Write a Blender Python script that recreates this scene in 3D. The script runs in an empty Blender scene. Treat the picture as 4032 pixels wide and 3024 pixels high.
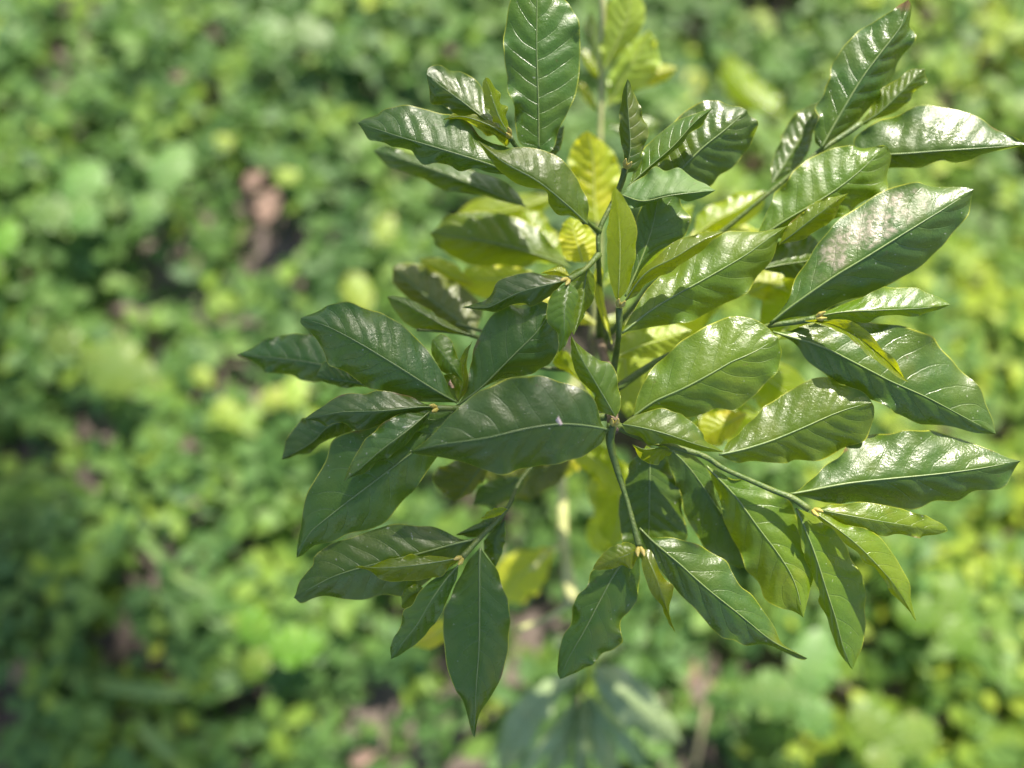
import bpy, math, random
import numpy as np
from mathutils import Vector, Matrix

sc = bpy.context.scene
COL = sc.collection
rng = np.random.default_rng(7)
random.seed(7)

# ------------------------------------------------------------------ camera, sky, sun, exposure
cam = bpy.data.cameras.new('camera')
cam.sensor_width = 36.0
cam.lens = 27.0
cam.clip_start = 0.02
cam.clip_end = 600
cam.dof.use_dof = True
cam.dof.focus_distance = 0.52
cam.dof.aperture_fstop = 27.0 / 21.0          # 21 mm aperture
co = bpy.data.objects.new('camera', cam)
COL.objects.link(co)
co.location = (-0.1086, -0.276, 1.2667)
co.rotation_euler = (math.radians(90 - 77), 0, 0)
sc.camera = co

SUN_EL, SUN_AZ = math.radians(44), math.radians(20)      # azimuth clockwise from +Y
SUN = Vector((math.sin(SUN_AZ) * math.cos(SUN_EL), math.cos(SUN_AZ) * math.cos(SUN_EL), math.sin(SUN_EL)))
world = bpy.data.worlds.new('World')
sc.world = world
world.use_nodes = True
wn = world.node_tree
bg = wn.nodes['Background']
sky = wn.nodes.new('ShaderNodeTexSky')
sky.sky_type = 'NISHITA'
sky.sun_disc = False
sky.sun_elevation = SUN_EL
sky.sun_rotation = SUN_AZ
sky.dust_density = 1.5
wn.links.new(sky.outputs[0], bg.inputs[0])
bg.inputs[1].default_value = 0.10
sl = bpy.data.lights.new('sun', 'SUN')
sl.energy = 5.0
sl.angle = math.radians(0.5)
sl.color = (1.0, 0.93, 0.80)
so = bpy.data.objects.new('sun', sl)
COL.objects.link(so)
so.rotation_euler = (-SUN).to_track_quat('-Z', 'Y').to_euler()
sc.view_settings.view_transform = 'Standard'
sc.view_settings.look = 'None'
sc.view_settings.exposure = 1.5
sc.view_settings.gamma = 1.0
sc.view_settings.use_curve_mapping = False
sc.cycles.use_denoising = True
sc.cycles.max_bounces = 8
sc.cycles.transmission_bounces = 6
sc.cycles.caustics_reflective = False
sc.cycles.caustics_refractive = False
sc.cycles.sample_clamp_indirect = 4

# ------------------------------------------------------------------ materials
class N:
    """small helper for node trees"""
    def __init__(self, name):
        self.m = bpy.data.materials.new(name)
        self.m.use_nodes = True
        self.t = self.m.node_tree
        self.t.nodes.clear()
        self.out = self.t.nodes.new('ShaderNodeOutputMaterial')
    def node(self, kind, **kw):
        n = self.t.nodes.new(kind)
        for k, v in kw.items():
            if hasattr(n, k): setattr(n, k, v)
        return n
    def put(self, sock, v):
        if v is None: return
        if isinstance(v, bpy.types.NodeSocket): self.t.links.new(v, sock)
        elif isinstance(v, tuple) and len(v) == 3 and sock.type == 'RGBA': sock.default_value = (*v, 1)
        else: sock.default_value = v
    def math(self, op, a, b=None, c=None, clamp=False):
        n = self.node('ShaderNodeMath', operation=op, use_clamp=clamp)
        self.put(n.inputs[0], a)
        if b is not None: self.put(n.inputs[1], b)
        if c is not None: self.put(n.inputs[2], c)
        return n.outputs[0]
    def ramp(self, x, lo, hi, a=0.0, b=1.0):
        n = self.node('ShaderNodeMapRange', interpolation_type='SMOOTHSTEP')
        for i, v in enumerate((x, lo, hi, a, b)): self.put(n.inputs[i], v)
        return n.outputs[0]
    def mix(self, f, a, b):
        n = self.node('ShaderNodeMix', data_type='RGBA')
        self.put(n.inputs[0], f); self.put(n.inputs[6], a); self.put(n.inputs[7], b)
        return n.outputs[2]
    def noise(self, vec, scale, detail=2.0, rough=0.5):
        n = self.node('ShaderNodeTexNoise')
        self.put(n.inputs['Vector'], vec); n.inputs['Scale'].default_value = scale
        n.inputs['Detail'].default_value = detail; n.inputs['Roughness'].default_value = rough
        return n.outputs['Fac']

VEIN_N, VEIN_SLOPE = 9.0, 0.17

def leaf_material(name, col, col2, vein, rim, trans, tw=0.35, rough=0.34, tip=None, painted_glare=False):
    k = N(name)
    uv = k.node('ShaderNodeUVMap', uv_map='UVMap').outputs[0]
    sx = k.node('ShaderNodeSeparateXYZ'); k.put(sx.inputs[0], uv)
    u, v = sx.outputs[0], sx.outputs[1]
    side = k.math('SUBTRACT', v, 0.5)
    s = k.math('MULTIPLY', k.math('ABSOLUTE', side), 2.0)
    geo = k.node('ShaderNodeTexCoord').outputs['Object']
    rnd = k.node('ShaderNodeObjectInfo').outputs['Random']
    off = k.node('ShaderNodeVectorMath', operation='ADD')
    k.put(off.inputs[0], geo)
    cmb = k.node('ShaderNodeCombineXYZ'); k.put(cmb.inputs[0], k.math('MULTIPLY', rnd, 7.0)); k.put(cmb.inputs[1], k.math('MULTIPLY', rnd, 13.0))
    k.put(off.inputs[1], cmb.outputs[0])
    pos = off.outputs[0]
    wob = k.math('MULTIPLY', k.math('SUBTRACT', k.noise(pos, 45, 2), 0.5), 0.045)
    ph = k.math('MULTIPLY', k.math('ADD', k.math('SUBTRACT', u, k.math('MULTIPLY', k.math('POWER', s, 1.25), VEIN_SLOPE)), wob), VEIN_N)
    ph = k.math('ADD', ph, k.math('MULTIPLY', k.math('LESS_THAN', side, 0.0), 0.4))
    d = k.math('PINGPONG', ph, 0.5)
    veinm = k.math('MULTIPLY', k.ramp(d, 0.012, 0.05, 1.0, 0.0), k.ramp(s, 0.55, 0.95, 1.0, 0.25))
    # finer net of small veins
    vor = k.node('ShaderNodeTexVoronoi', feature='DISTANCE_TO_EDGE')
    k.put(vor.inputs['Vector'], pos); vor.inputs['Scale'].default_value = 420
    net = k.ramp(vor.outputs['Distance'], 0.0, 0.09, 1.0, 0.0)
    big = k.ramp(k.noise(pos, 26, 3, 0.6), 0.36, 0.68)
    fine = k.noise(pos, 260, 3, 0.6)
    c = k.mix(big, col, col2)
    old = k.ramp(k.noise(pos, 17, 3, 0.6), 0.56, 0.74)
    c = k.mix(k.math('MULTIPLY', old, 0.55), c, (1.5 * col2[0] + .02, 1.1 * col2[1] + .01, col2[2] * .8))
    hs = k.node('ShaderNodeHueSaturation')
    k.put(hs.inputs['Hue'], k.math('ADD', 0.488, k.math('MULTIPLY', rnd, 0.024)))
    k.put(hs.inputs['Value'], k.math('ADD', 0.82, k.math('MULTIPLY', rnd, 0.36)))
    k.put(hs.inputs['Color'], c)
    c = hs.outputs[0]
    c = k.mix(k.math('MULTIPLY', veinm, 0.22), c, vein)
    c = k.mix(k.math('MULTIPLY', net, 0.07), c, vein)
    spots = k.ramp(k.noise(pos, 150, 2, 0.5), 0.735, 0.77)
    c = k.mix(k.math('MULTIPLY', spots, 0.55), c, (0.10, 0.075, 0.03))
    rimm = k.ramp(s, 0.962, 0.992)
    rimm = k.math('MULTIPLY', rimm, k.ramp(k.noise(pos, 38, 2, 0.5), 0.35, 0.62, 0.25, 1.0))
    c = k.mix(k.math('MULTIPLY', rimm, 0.75), c, rim)
    scorch = k.math('MULTIPLY', k.ramp(k.math('ADD', s, k.math('MULTIPLY', fine, 0.12)), 0.93, 1.02), k.ramp(k.noise(pos, 31, 2, 0.5), 0.66, 0.72))
    c = k.mix(k.math('MULTIPLY', scorch, 0.85), c, (0.13, 0.075, 0.03))
    speck = k.ramp(k.noise(pos, 330, 1, 0.4), 0.76, 0.79)
    c = k.mix(k.math('MULTIPLY', speck, 0.5), c, (0.42, 0.42, 0.34))
    if painted_glare:  # pale speckled patch painted in as sun glare on one half
        gm = k.math('MULTIPLY', k.ramp(u, 0.30, 0.48), k.ramp(u, 0.78, 0.92, 1.0, 0.0))
        gm = k.math('MULTIPLY', gm, k.math('MULTIPLY', k.ramp(s, 0.04, 0.2), k.ramp(s, 0.72, 0.95, 1.0, 0.0)))
        gm = k.math('MULTIPLY', gm, k.math('LESS_THAN', side, 0.0))
        gm = k.math('MULTIPLY', gm, k.ramp(k.noise(pos, 70, 4, 0.7), 0.40, 0.56))
        gm = k.math('MULTIPLY', gm, k.ramp(fine, 0.40, 0.58, 0.35, 1.0))
        c = k.mix(k.math('MULTIPLY', gm, 0.75), c, (0.42, 0.34, 0.27))
    tc = k.mix(rimm, trans, rim)
    tc = k.mix(k.math('MULTIPLY', veinm, 0.35), tc, tuple(0.45 * x for x in trans))
    if tip:
        tm = k.ramp(k.math('ADD', u, k.math('MULTIPLY', fine, 0.10)), 1.04, 1.10)
        c = k.mix(tm, c, tip); tc = k.mix(tm, tc, tip)
    # pale underside
    back = k.node('ShaderNodeNewGeometry').outputs['Backfacing']
    c = k.mix(k.math('MULTIPLY', back, 0.55), c, tuple(min(1, 1.7 * x + 0.02) for x in col))
    bmp = k.node('ShaderNodeBump'); bmp.inputs['Strength'].default_value = 0.55; bmp.inputs['Distance'].default_value = 0.0012
    crumple = k.noise(pos, 130, 4, 0.62)
    hgt = k.math('ADD', k.math('MULTIPLY', crumple, 0.68), k.math('MULTIPLY', fine, 0.30))
    hgt = k.math('ADD', hgt, k.math('MULTIPLY', k.noise(pos, 800, 2, 0.5), 0.07))
    hgt = k.math('SUBTRACT', hgt, k.math('MULTIPLY', veinm, 0.30))
    hgt = k.math('SUBTRACT', hgt, k.math('MULTIPLY', net, 0.045))
    k.put(bmp.inputs['Height'], hgt)
    ro = k.math('ADD', rough - 0.13, k.math('MULTIPLY', k.ramp(k.noise(pos, 48, 4, 0.65), 0.36, 0.66), 0.20))
    ro = k.math('ADD', ro, k.math('MULTIPLY', back, 0.25))
    p = k.node('ShaderNodeBsdfPrincipled')
    k.put(p.inputs['Base Color'], c); k.put(p.inputs['Roughness'], ro); k.put(p.inputs['Normal'], bmp.outputs[0])
    p.inputs["Specular IOR Level"].default_value = 0.58
    tr = k.node('ShaderNodeBsdfTranslucent'); k.put(tr.inputs[0], tc); k.put(tr.inputs['Normal'], bmp.outputs[0])
    ms = k.node('ShaderNodeMixShader'); k.put(ms.inputs[0], tw); k.put(ms.inputs[1], p.outputs[0]); k.put(ms.inputs[2], tr.outputs[0])
    k.put(k.out.inputs[0], ms.outputs[0])
    return k.m

def plain_material(name, a, b, scale, rough=0.6, bump=0.3, tw=0.0, trans=None, stretch=None):
    k = N(name)
    pos = k.node('ShaderNodeTexCoord').outputs['Object']
    if stretch:
        mp = k.node('ShaderNodeMapping'); k.put(mp.inputs[0], pos); mp.inputs['Scale'].default_value = stretch
        pos = mp.outputs[0]
    n = k.noise(pos, scale, 5, 0.62)
    c = k.mix(k.ramp(n, 0.32, 0.68), a, b)
    bmp = k.node('ShaderNodeBump'); bmp.inputs['Strength'].default_value = bump; bmp.inputs['Distance'].default_value = 0.002
    k.put(bmp.inputs['Height'], k.noise(pos, scale * 3, 4, 0.6))
    p = k.node('ShaderNodeBsdfPrincipled')
    k.put(p.inputs['Base Color'], c); p.inputs['Roughness'].default_value = rough; k.put(p.inputs['Normal'], bmp.outputs[0])
    if tw:
        tr = k.node('ShaderNodeBsdfTranslucent'); k.put(tr.inputs[0], trans)
        ms = k.node('ShaderNodeMixShader'); ms.inputs[0].default_value = tw
        k.put(ms.inputs[1], p.outputs[0]); k.put(ms.inputs[2], tr.outputs[0]); k.put(k.out.inputs[0], ms.outputs[0])
    else:
        k.put(k.out.inputs[0], p.outputs[0])
    return k.m

RIM = (0.46, 0.47, 0.04)
VEIN = (0.125, 0.185, 0.055)
M = {
 'mature': leaf_material('coffee_leaf_mature', (0.044, 0.092, 0.012), (0.066, 0.110, 0.010), VEIN, RIM, (0.24, 0.34, 0.008), 0.32, 0.37),
 'mid': leaf_material('coffee_leaf_mid', (0.066, 0.120, 0.009), (0.098, 0.145, 0.009), VEIN, RIM, (0.40, 0.50, 0.010), 0.40, 0.40),
 'young': leaf_material('coffee_leaf_young', (0.090, 0.138, 0.008), (0.130, 0.168, 0.008), (0.20, 0.27, 0.05), (0.6, 0.6, 0.06), (0.50, 0.56, 0.010), 0.46, 0.30),
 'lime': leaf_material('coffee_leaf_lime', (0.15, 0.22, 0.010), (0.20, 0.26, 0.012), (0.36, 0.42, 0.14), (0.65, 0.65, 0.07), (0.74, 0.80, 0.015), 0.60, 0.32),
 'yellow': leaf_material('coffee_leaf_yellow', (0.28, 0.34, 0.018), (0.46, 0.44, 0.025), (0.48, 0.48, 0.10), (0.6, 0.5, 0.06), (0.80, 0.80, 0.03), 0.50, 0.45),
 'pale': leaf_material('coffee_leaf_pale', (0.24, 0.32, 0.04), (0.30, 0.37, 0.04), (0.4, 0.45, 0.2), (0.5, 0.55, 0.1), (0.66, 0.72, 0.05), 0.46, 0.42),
 'olive': leaf_material('coffee_leaf_olive', (0.070, 0.090, 0.008), (0.105, 0.12, 0.008), VEIN, RIM, (0.34, 0.36, 0.008), 0.36, 0.40),
 'browntip': leaf_material('coffee_leaf_browntip', (0.038, 0.078, 0.010), (0.058, 0.094, 0.008), VEIN, RIM, (0.24, 0.34, 0.008), 0.32, 0.34, tip=(0.15, 0.095, 0.03)),
 'glare': leaf_material('coffee_leaf_glare', (0.038, 0.078, 0.012), (0.056, 0.092, 0.010), VEIN, RIM, (0.24, 0.34, 0.008), 0.30, 0.42, painted_glare=True),
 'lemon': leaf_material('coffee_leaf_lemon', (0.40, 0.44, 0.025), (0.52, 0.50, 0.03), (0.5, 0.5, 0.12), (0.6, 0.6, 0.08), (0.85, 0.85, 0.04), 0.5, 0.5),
 'rib': plain_material('midrib_pale_green', (0.10, 0.150, 0.040), (0.14, 0.185, 0.05), 90, 0.42, 0.2),
 'rib_lit': plain_material('midrib_yellow_green', (0.34, 0.40, 0.10), (0.40, 0.44, 0.12), 90, 0.42, 0.2),
 'green': plain_material('green_twig_bark', (0.050, 0.092, 0.012), (0.090, 0.120, 0.020), 130, 0.5, 0.5),
 'bark': plain_material('brown_bark', (0.10, 0.065, 0.042), (0.20, 0.145, 0.095), 120, 0.8, 0.9),
 'tan': plain_material('tan_twig_bark', (0.28, 0.30, 0.11), (0.38, 0.38, 0.16), 60, 0.7, 0.6),
 'bud': plain_material('yellow_bud', (0.30, 0.27, 0.05), (0.40, 0.30, 0.08), 300, 0.45, 0.3),
}

# ------------------------------------------------------------------ mesh helpers
def mesh_obj(name, verts, faces, mat, parent=None, loc=None, uv=None, smooth=True, tone=None):
    verts = np.asarray(verts, dtype=float)
    if loc is not None: verts = verts - np.asarray(loc)
    me = bpy.data.meshes.new(name)
    me.from_pydata(verts.tolist(), [], [tuple(int(i) for i in f) for f in faces])
    if smooth: me.polygons.foreach_set('use_smooth', [True] * len(me.polygons))
    if uv is not None:
        lay = me.uv_layers.new(name='UVMap')
        idx = np.empty(len(me.loops), dtype=np.int32); me.loops.foreach_get('vertex_index', idx)
        lay.data.foreach_set('uv', np.asarray(uv)[idx].astype(np.float32).ravel())
    me.materials.append(mat)
    me.update()
    o = bpy.data.objects.new(name, me)
    COL.objects.link(o)
    if parent is not None:
        o.parent = parent
    if loc is not None:
        o.location = Vector(loc) - (parent_world(parent) if parent is not None else Vector())
    elif parent is not None:
        o.location = -parent_world(parent)
    return o

def parent_world(o):
    v = Vector()
    while o is not None:
        v += o.location; o = o.parent
    return v

def tag(o, label=None, cat=None, group=None, kind=None):
    for k_, v_ in (('label', label), ('category', cat), ('group', group), ('kind', kind)):
        if v_: o[k_] = v_
    return o

def empty(name, loc):
    o = bpy.data.objects.new(name, None); o.empty_display_size = 0.05
    COL.objects.link(o); o.location = loc
    return o

def spline(pts, n):
    """Catmull-Rom through pts, n samples evenly spaced by chord length"""
    p = np.asarray(pts, float)
    if len(p) == 2:
        t = np.linspace(0, 1, n)[:, None]; return p[0] * (1 - t) + p[1] * t
    ext = np.vstack([2 * p[0] - p[1], p, 2 * p[-1] - p[-2]])
    out = []
    m = 14
    for i in range(1, len(ext) - 2):
        p0, p1, p2, p3 = ext[i - 1], ext[i], ext[i + 1], ext[i + 2]
        d01 = np.linalg.norm(p1 - p0) ** .5 + 1e-9; d12 = np.linalg.norm(p2 - p1) ** .5 + 1e-9; d23 = np.linalg.norm(p3 - p2) ** .5 + 1e-9
        m1 = (p2 - p1) / d12 ; m1 = d12 * ((p1 - p0) / d01 - (p2 - p0) / (d01 + d12) + (p2 - p1) / d12)
        m2 = d12 * ((p2 - p1) / d12 - (p3 - p1) / (d12 + d23) + (p3 - p2) / d23)
        t = np.linspace(0, 1, m, endpoint=False)[:, None]
        out.append((2 * t**3 - 3 * t**2 + 1) * p1 + (t**3 - 2 * t**2 + t) * m1 + (-2 * t**3 + 3 * t**2) * p2 + (t**3 - t**2) * m2)
    out = np.vstack(out + [p[-1:]])
    d = np.r_[0, np.cumsum(np.linalg.norm(np.diff(out, axis=0), axis=1))]
    s = np.linspace(0, d[-1], n)
    return np.stack([np.interp(s, d, out[:, j]) for j in range(3)], 1)

def tube(pts, radii, seg=8, n=None):
    n = n or max(4, 6 * len(pts))
    c = spline(pts, n)
    r = np.interp(np.linspace(0, 1, n), np.linspace(0, 1, len(radii)), radii)
    t = np.gradient(c, axis=0); t /= np.linalg.norm(t, axis=1)[:, None] + 1e-12
    ref = np.array([0.37, 0.21, 0.9]) if abs(t[0] @ np.array([0.37, 0.21, 0.9])) < 0.9 else np.array([1., 0, 0])
    vs, fs = [], []
    for i in range(n):
        a = np.cross(t[i], ref); a /= np.linalg.norm(a) + 1e-12
        b = np.cross(t[i], a)
        for j in range(seg):
            ang = 2 * math.pi * j / seg
            vs.append(c[i] + r[i] * (math.cos(ang) * a + math.sin(ang) * b))
    for i in range(n - 1):
        for j in range(seg):
            fs.append((i * seg + j, i * seg + (j + 1) % seg, (i + 1) * seg + (j + 1) % seg, (i + 1) * seg + j))
    vs.append(c[0]); vs.append(c[-1]); e0 = n * seg
    for j in range(seg):
        fs.append((e0, (j + 1) % seg, j)); fs.append((e0 + 1, (n - 1) * seg + j, (n - 1) * seg + (j + 1) % seg))
    return np.array(vs), fs

def leaf_surface(mid, A, B, nu=72, nv=11, quilt=0.0008, ruffle=0.0042, bulge=0.012, seed=0, vary=True):
    """lamina through a midrib and its two margins: quilted between the side veins, rippled at the margin"""
    r_ = np.random.default_rng(seed)
    b, t = np.asarray(mid[0]), np.asarray(mid[-1])
    m = spline(mid, nu)
    ea = spline([b] + list(A) + [t], nu)
    eb = spline([b] + list(B) + [t], nu)
    u = np.linspace(0, 1, nu)
    tang = np.gradient(m, axis=0)
    across = ea - eb
    nrm = np.cross(tang, across); nrm /= np.linalg.norm(nrm, axis=1)[:, None] + 1e-12
    for i in list(range(2, -1, -1)): nrm[i] = nrm[3]
    for i in range(nu - 3, nu): nrm[i] = nrm[nu - 4]
    ker = np.ones(9) / 9
    for j in range(3): nrm[:, j] = np.convolve(np.pad(nrm[:, j], 4, mode='edge'), ker, 'valid')
    nrm /= np.linalg.norm(nrm, axis=1)[:, None] + 1e-12
    flip = nrm[:, 2].mean() < 0
    if flip: nrm = -nrm
    vn = r_.uniform(0.78, 1.12) if vary else 1.0
    uw = vn * (u + 0.010 * np.sin(6.28 * (1.3 * u + r_.uniform())) + 0.007 * np.sin(6.28 * (3.1 * u + r_.uniform()))) + (r_.uniform(0, .1) if vary else 0.08)
    wid = 0.5 * (np.linalg.norm(ea - m, axis=1) + np.linalg.norm(eb - m, axis=1))
    wmax = wid.max()
    env = np.clip(wid / wmax, 0, 1)
    size = np.clip(wmax / 0.022, 0.25, 1.2)
    cols, uvs = [], []
    for side, e in ((-1, ea), (1, eb)):
        k1, k2 = r_.uniform(2.6, 4.4), r_.uniform(5.5, 8.5); f1, f2 = r_.uniform(0, 6.28, 2)
        rip = (np.sin(6.28 * k1 * u + f1) + 0.45 * np.sin(6.28 * k2 * u + f2)) * (0.65 + 0.45 * np.sin(6.28 * r_.uniform(.6, 1.6) * u + f2 * 2))
        rng_v = range(nv - 1, 0, -1) if side < 0 else range(0, nv)
        for j in rng_v:
            v = j / (nv - 1)
            vv = v
            p = m * (1 - vv) + e * vv
            w = wid * bulge * 4 * vv * (1 - vv) * 1.6
            ph = VEIN_N * (uw - VEIN_SLOPE * vv ** 1.25) + (0.4 if side < 0 else 0.0)
            q = np.sqrt(np.sin(math.pi * ph) ** 2 + 0.06)
            qa = quilt * size * (q - 0.6) * np.clip(vv * 5, 0, 1) * np.clip((1 - vv) * 3, 0.12, 1) * env
            ra = ruffle * size * rip * vv ** 4 * np.sqrt(env)
            gut = -0.0007 * size * math.exp(-(vv / 0.06) ** 2) * np.sqrt(env)
            p = p + nrm * (w + qa + ra + gut)[:, None]
            p = p + (e - m) / (np.linalg.norm(e - m, axis=1)[:, None] + 1e-9) * (0.0009 * size * np.roll(rip, 3) * vv ** 3 * np.sqrt(env))[:, None]
            cols.append(p); uvs.append(np.stack([uw, np.full(nu, 0.5 + side * v * 0.5)], 1))
    nc = len(cols)
    V = np.stack(cols, 1)
    UV = np.stack(uvs, 1)
    faces = []
    for i in range(nu - 1):
        for j in range(nc - 1):
            a = i * nc + j
            f = (a, a + 1, a + nc + 1, a + nc)
            faces.append(f)
    V = V.reshape(-1, 3)
    # wind faces upwards
    a, b_, c_ = V[faces[len(faces) // 2][0]], V[faces[len(faces) // 2][1]], V[faces[len(faces) // 2][3]]
    if np.cross(b_ - a, c_ - a)[2] < 0: faces = [f[::-1] for f in faces]
    return V, faces, UV.reshape(-1, 2), m, nrm, wmax

# ------------------------------------------------------------------ the ground
soil = plain_material('grey_brown_soil', (0.070, 0.053, 0.046), (0.150, 0.118, 0.102), 22, 0.95, 1.0)
n_ = 90
def ground_h(x, y): return 0.012 * np.sin(7.1 * x + 1.3 * y) * np.cos(5.3 * y - 2.1 * x) + 0.006 * np.sin(23 * x + 3) * np.sin(19 * y)
ax = np.r_[-150, -60, -25, -10, -5, np.linspace(-3.5, 3.5, n_), 5, 10, 25, 60, 150]
X, Y = np.meshgrid(ax, ax, indexing='ij')
Z = ground_h(X, Y) * (np.hypot(X, Y) < 5)
k_ = len(ax)
gv = np.stack([X.ravel(), Y.ravel(), Z.ravel()], 1)
gf = [(i * k_ + j, (i + 1) * k_ + j, (i + 1) * k_ + j + 1, i * k_ + j + 1) for i in range(k_ - 1) for j in range(k_ - 1)]
g = mesh_obj('ground', gv, gf, soil)
tag(g, 'grey brown soil showing in dark gaps between the small green leaves', kind='structure')

# ------------------------------------------------------------------ low green ground cover (uncountable)
GAPS = [
[-0.526,0.263,0.07],
[-0.555,0.354,0.05],
[-0.641,0.467,0.015],
[-0.894,0.535,0.03],
[-0.958,0.482,0.03],
[-0.391,0.354,0.025],
[-0.639,0.65,0.025],
[-0.828,-0.044,0.028],
[-0.915,-0.1,0.03],
[-0.773,-0.063,0.03],
[-0.771,0.133,0.03],
[-0.77,-0.145,0.02],
[-0.652,-0.269,0.045],
[-0.683,-0.312,0.04],
[-0.694,-0.393,0.045],
[-0.637,-0.421,0.025],
[-0.868,-0.488,0.06],
[-0.871,-0.566,0.06],
[-0.49,-0.461,0.03],
[-0.307,-0.477,0.04],
[-0.519,-0.491,0.02],
[-0.544,-0.208,0.02],
[-0.659,0.156,0.03],
[0.359,0.699,0.05],
[0.303,0.384,0.04],
[0.344,0.486,0.03],
[0.029,0.089,0.07],
[-0.186,-0.409,0.045],
[-0.076,-0.36,0.05],
[-0.176,-0.569,0.04],
[0.168,-0.576,0.05],
[0.284,-0.436,0.04],
[0.206,-0.409,0.03],
[0.513,-0.517,0.03],
[0.461,-0.47,0.03],
[0.683,-0.063,0.03],
[0.548,-0.024,0.03],
[0.071,-0.087,0.05],
[-0.189,-0.178,0.03]
]
def cover_material():
    k = N('ground_cover_leaf')
    at = k.node('ShaderNodeAttribute', attribute_name='tone').outputs['Fac']
    cr = k.node('ShaderNodeValToRGB'); k.put(cr.inputs[0], at)
    e = cr.color_ramp.elements
    stops = [(0.0, (0.055, 0.118, 0.036)), (0.35, (0.078, 0.154, 0.037)), (0.62, (0.112, 0.196, 0.036)), (0.88, (0.185, 0.272, 0.032)), (0.965, (0.27, 0.34, 0.035)), (1.0, (0.40, 0.40, 0.05))]
    e[0].position, e[0].color = 0.0, (*stops[0][1], 1)
    e[1].position, e[1].color = 1.0, (*stops[-1][1], 1)
    for p_, c_ in stops[1:-1]:
        x = e.new(p_); x.color = (*c_, 1)
    p = k.node('ShaderNodeBsdfPrincipled'); k.put(p.inputs['Base Color'], cr.outputs[0]); p.inputs['Roughness'].default_value = 0.55; p.inputs['Specular IOR Level'].default_value = 0.3
    hs = k.node('ShaderNodeHueSaturation'); hs.inputs['Hue'].default_value = 0.485; hs.inputs['Value'].default_value = 2.6; k.put(hs.inputs['Color'], cr.outputs[0])
    tr = k.node('ShaderNodeBsdfTranslucent'); k.put(tr.inputs[0], hs.outputs[0])
    ms = k.node('ShaderNodeMixShader'); ms.inputs[0].default_value = 0.38
    k.put(ms.inputs[1], p.outputs[0]); k.put(ms.inputs[2], tr.outputs[0]); k.put(k.out.inputs[0], ms.outputs[0])
    return k.m

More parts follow.
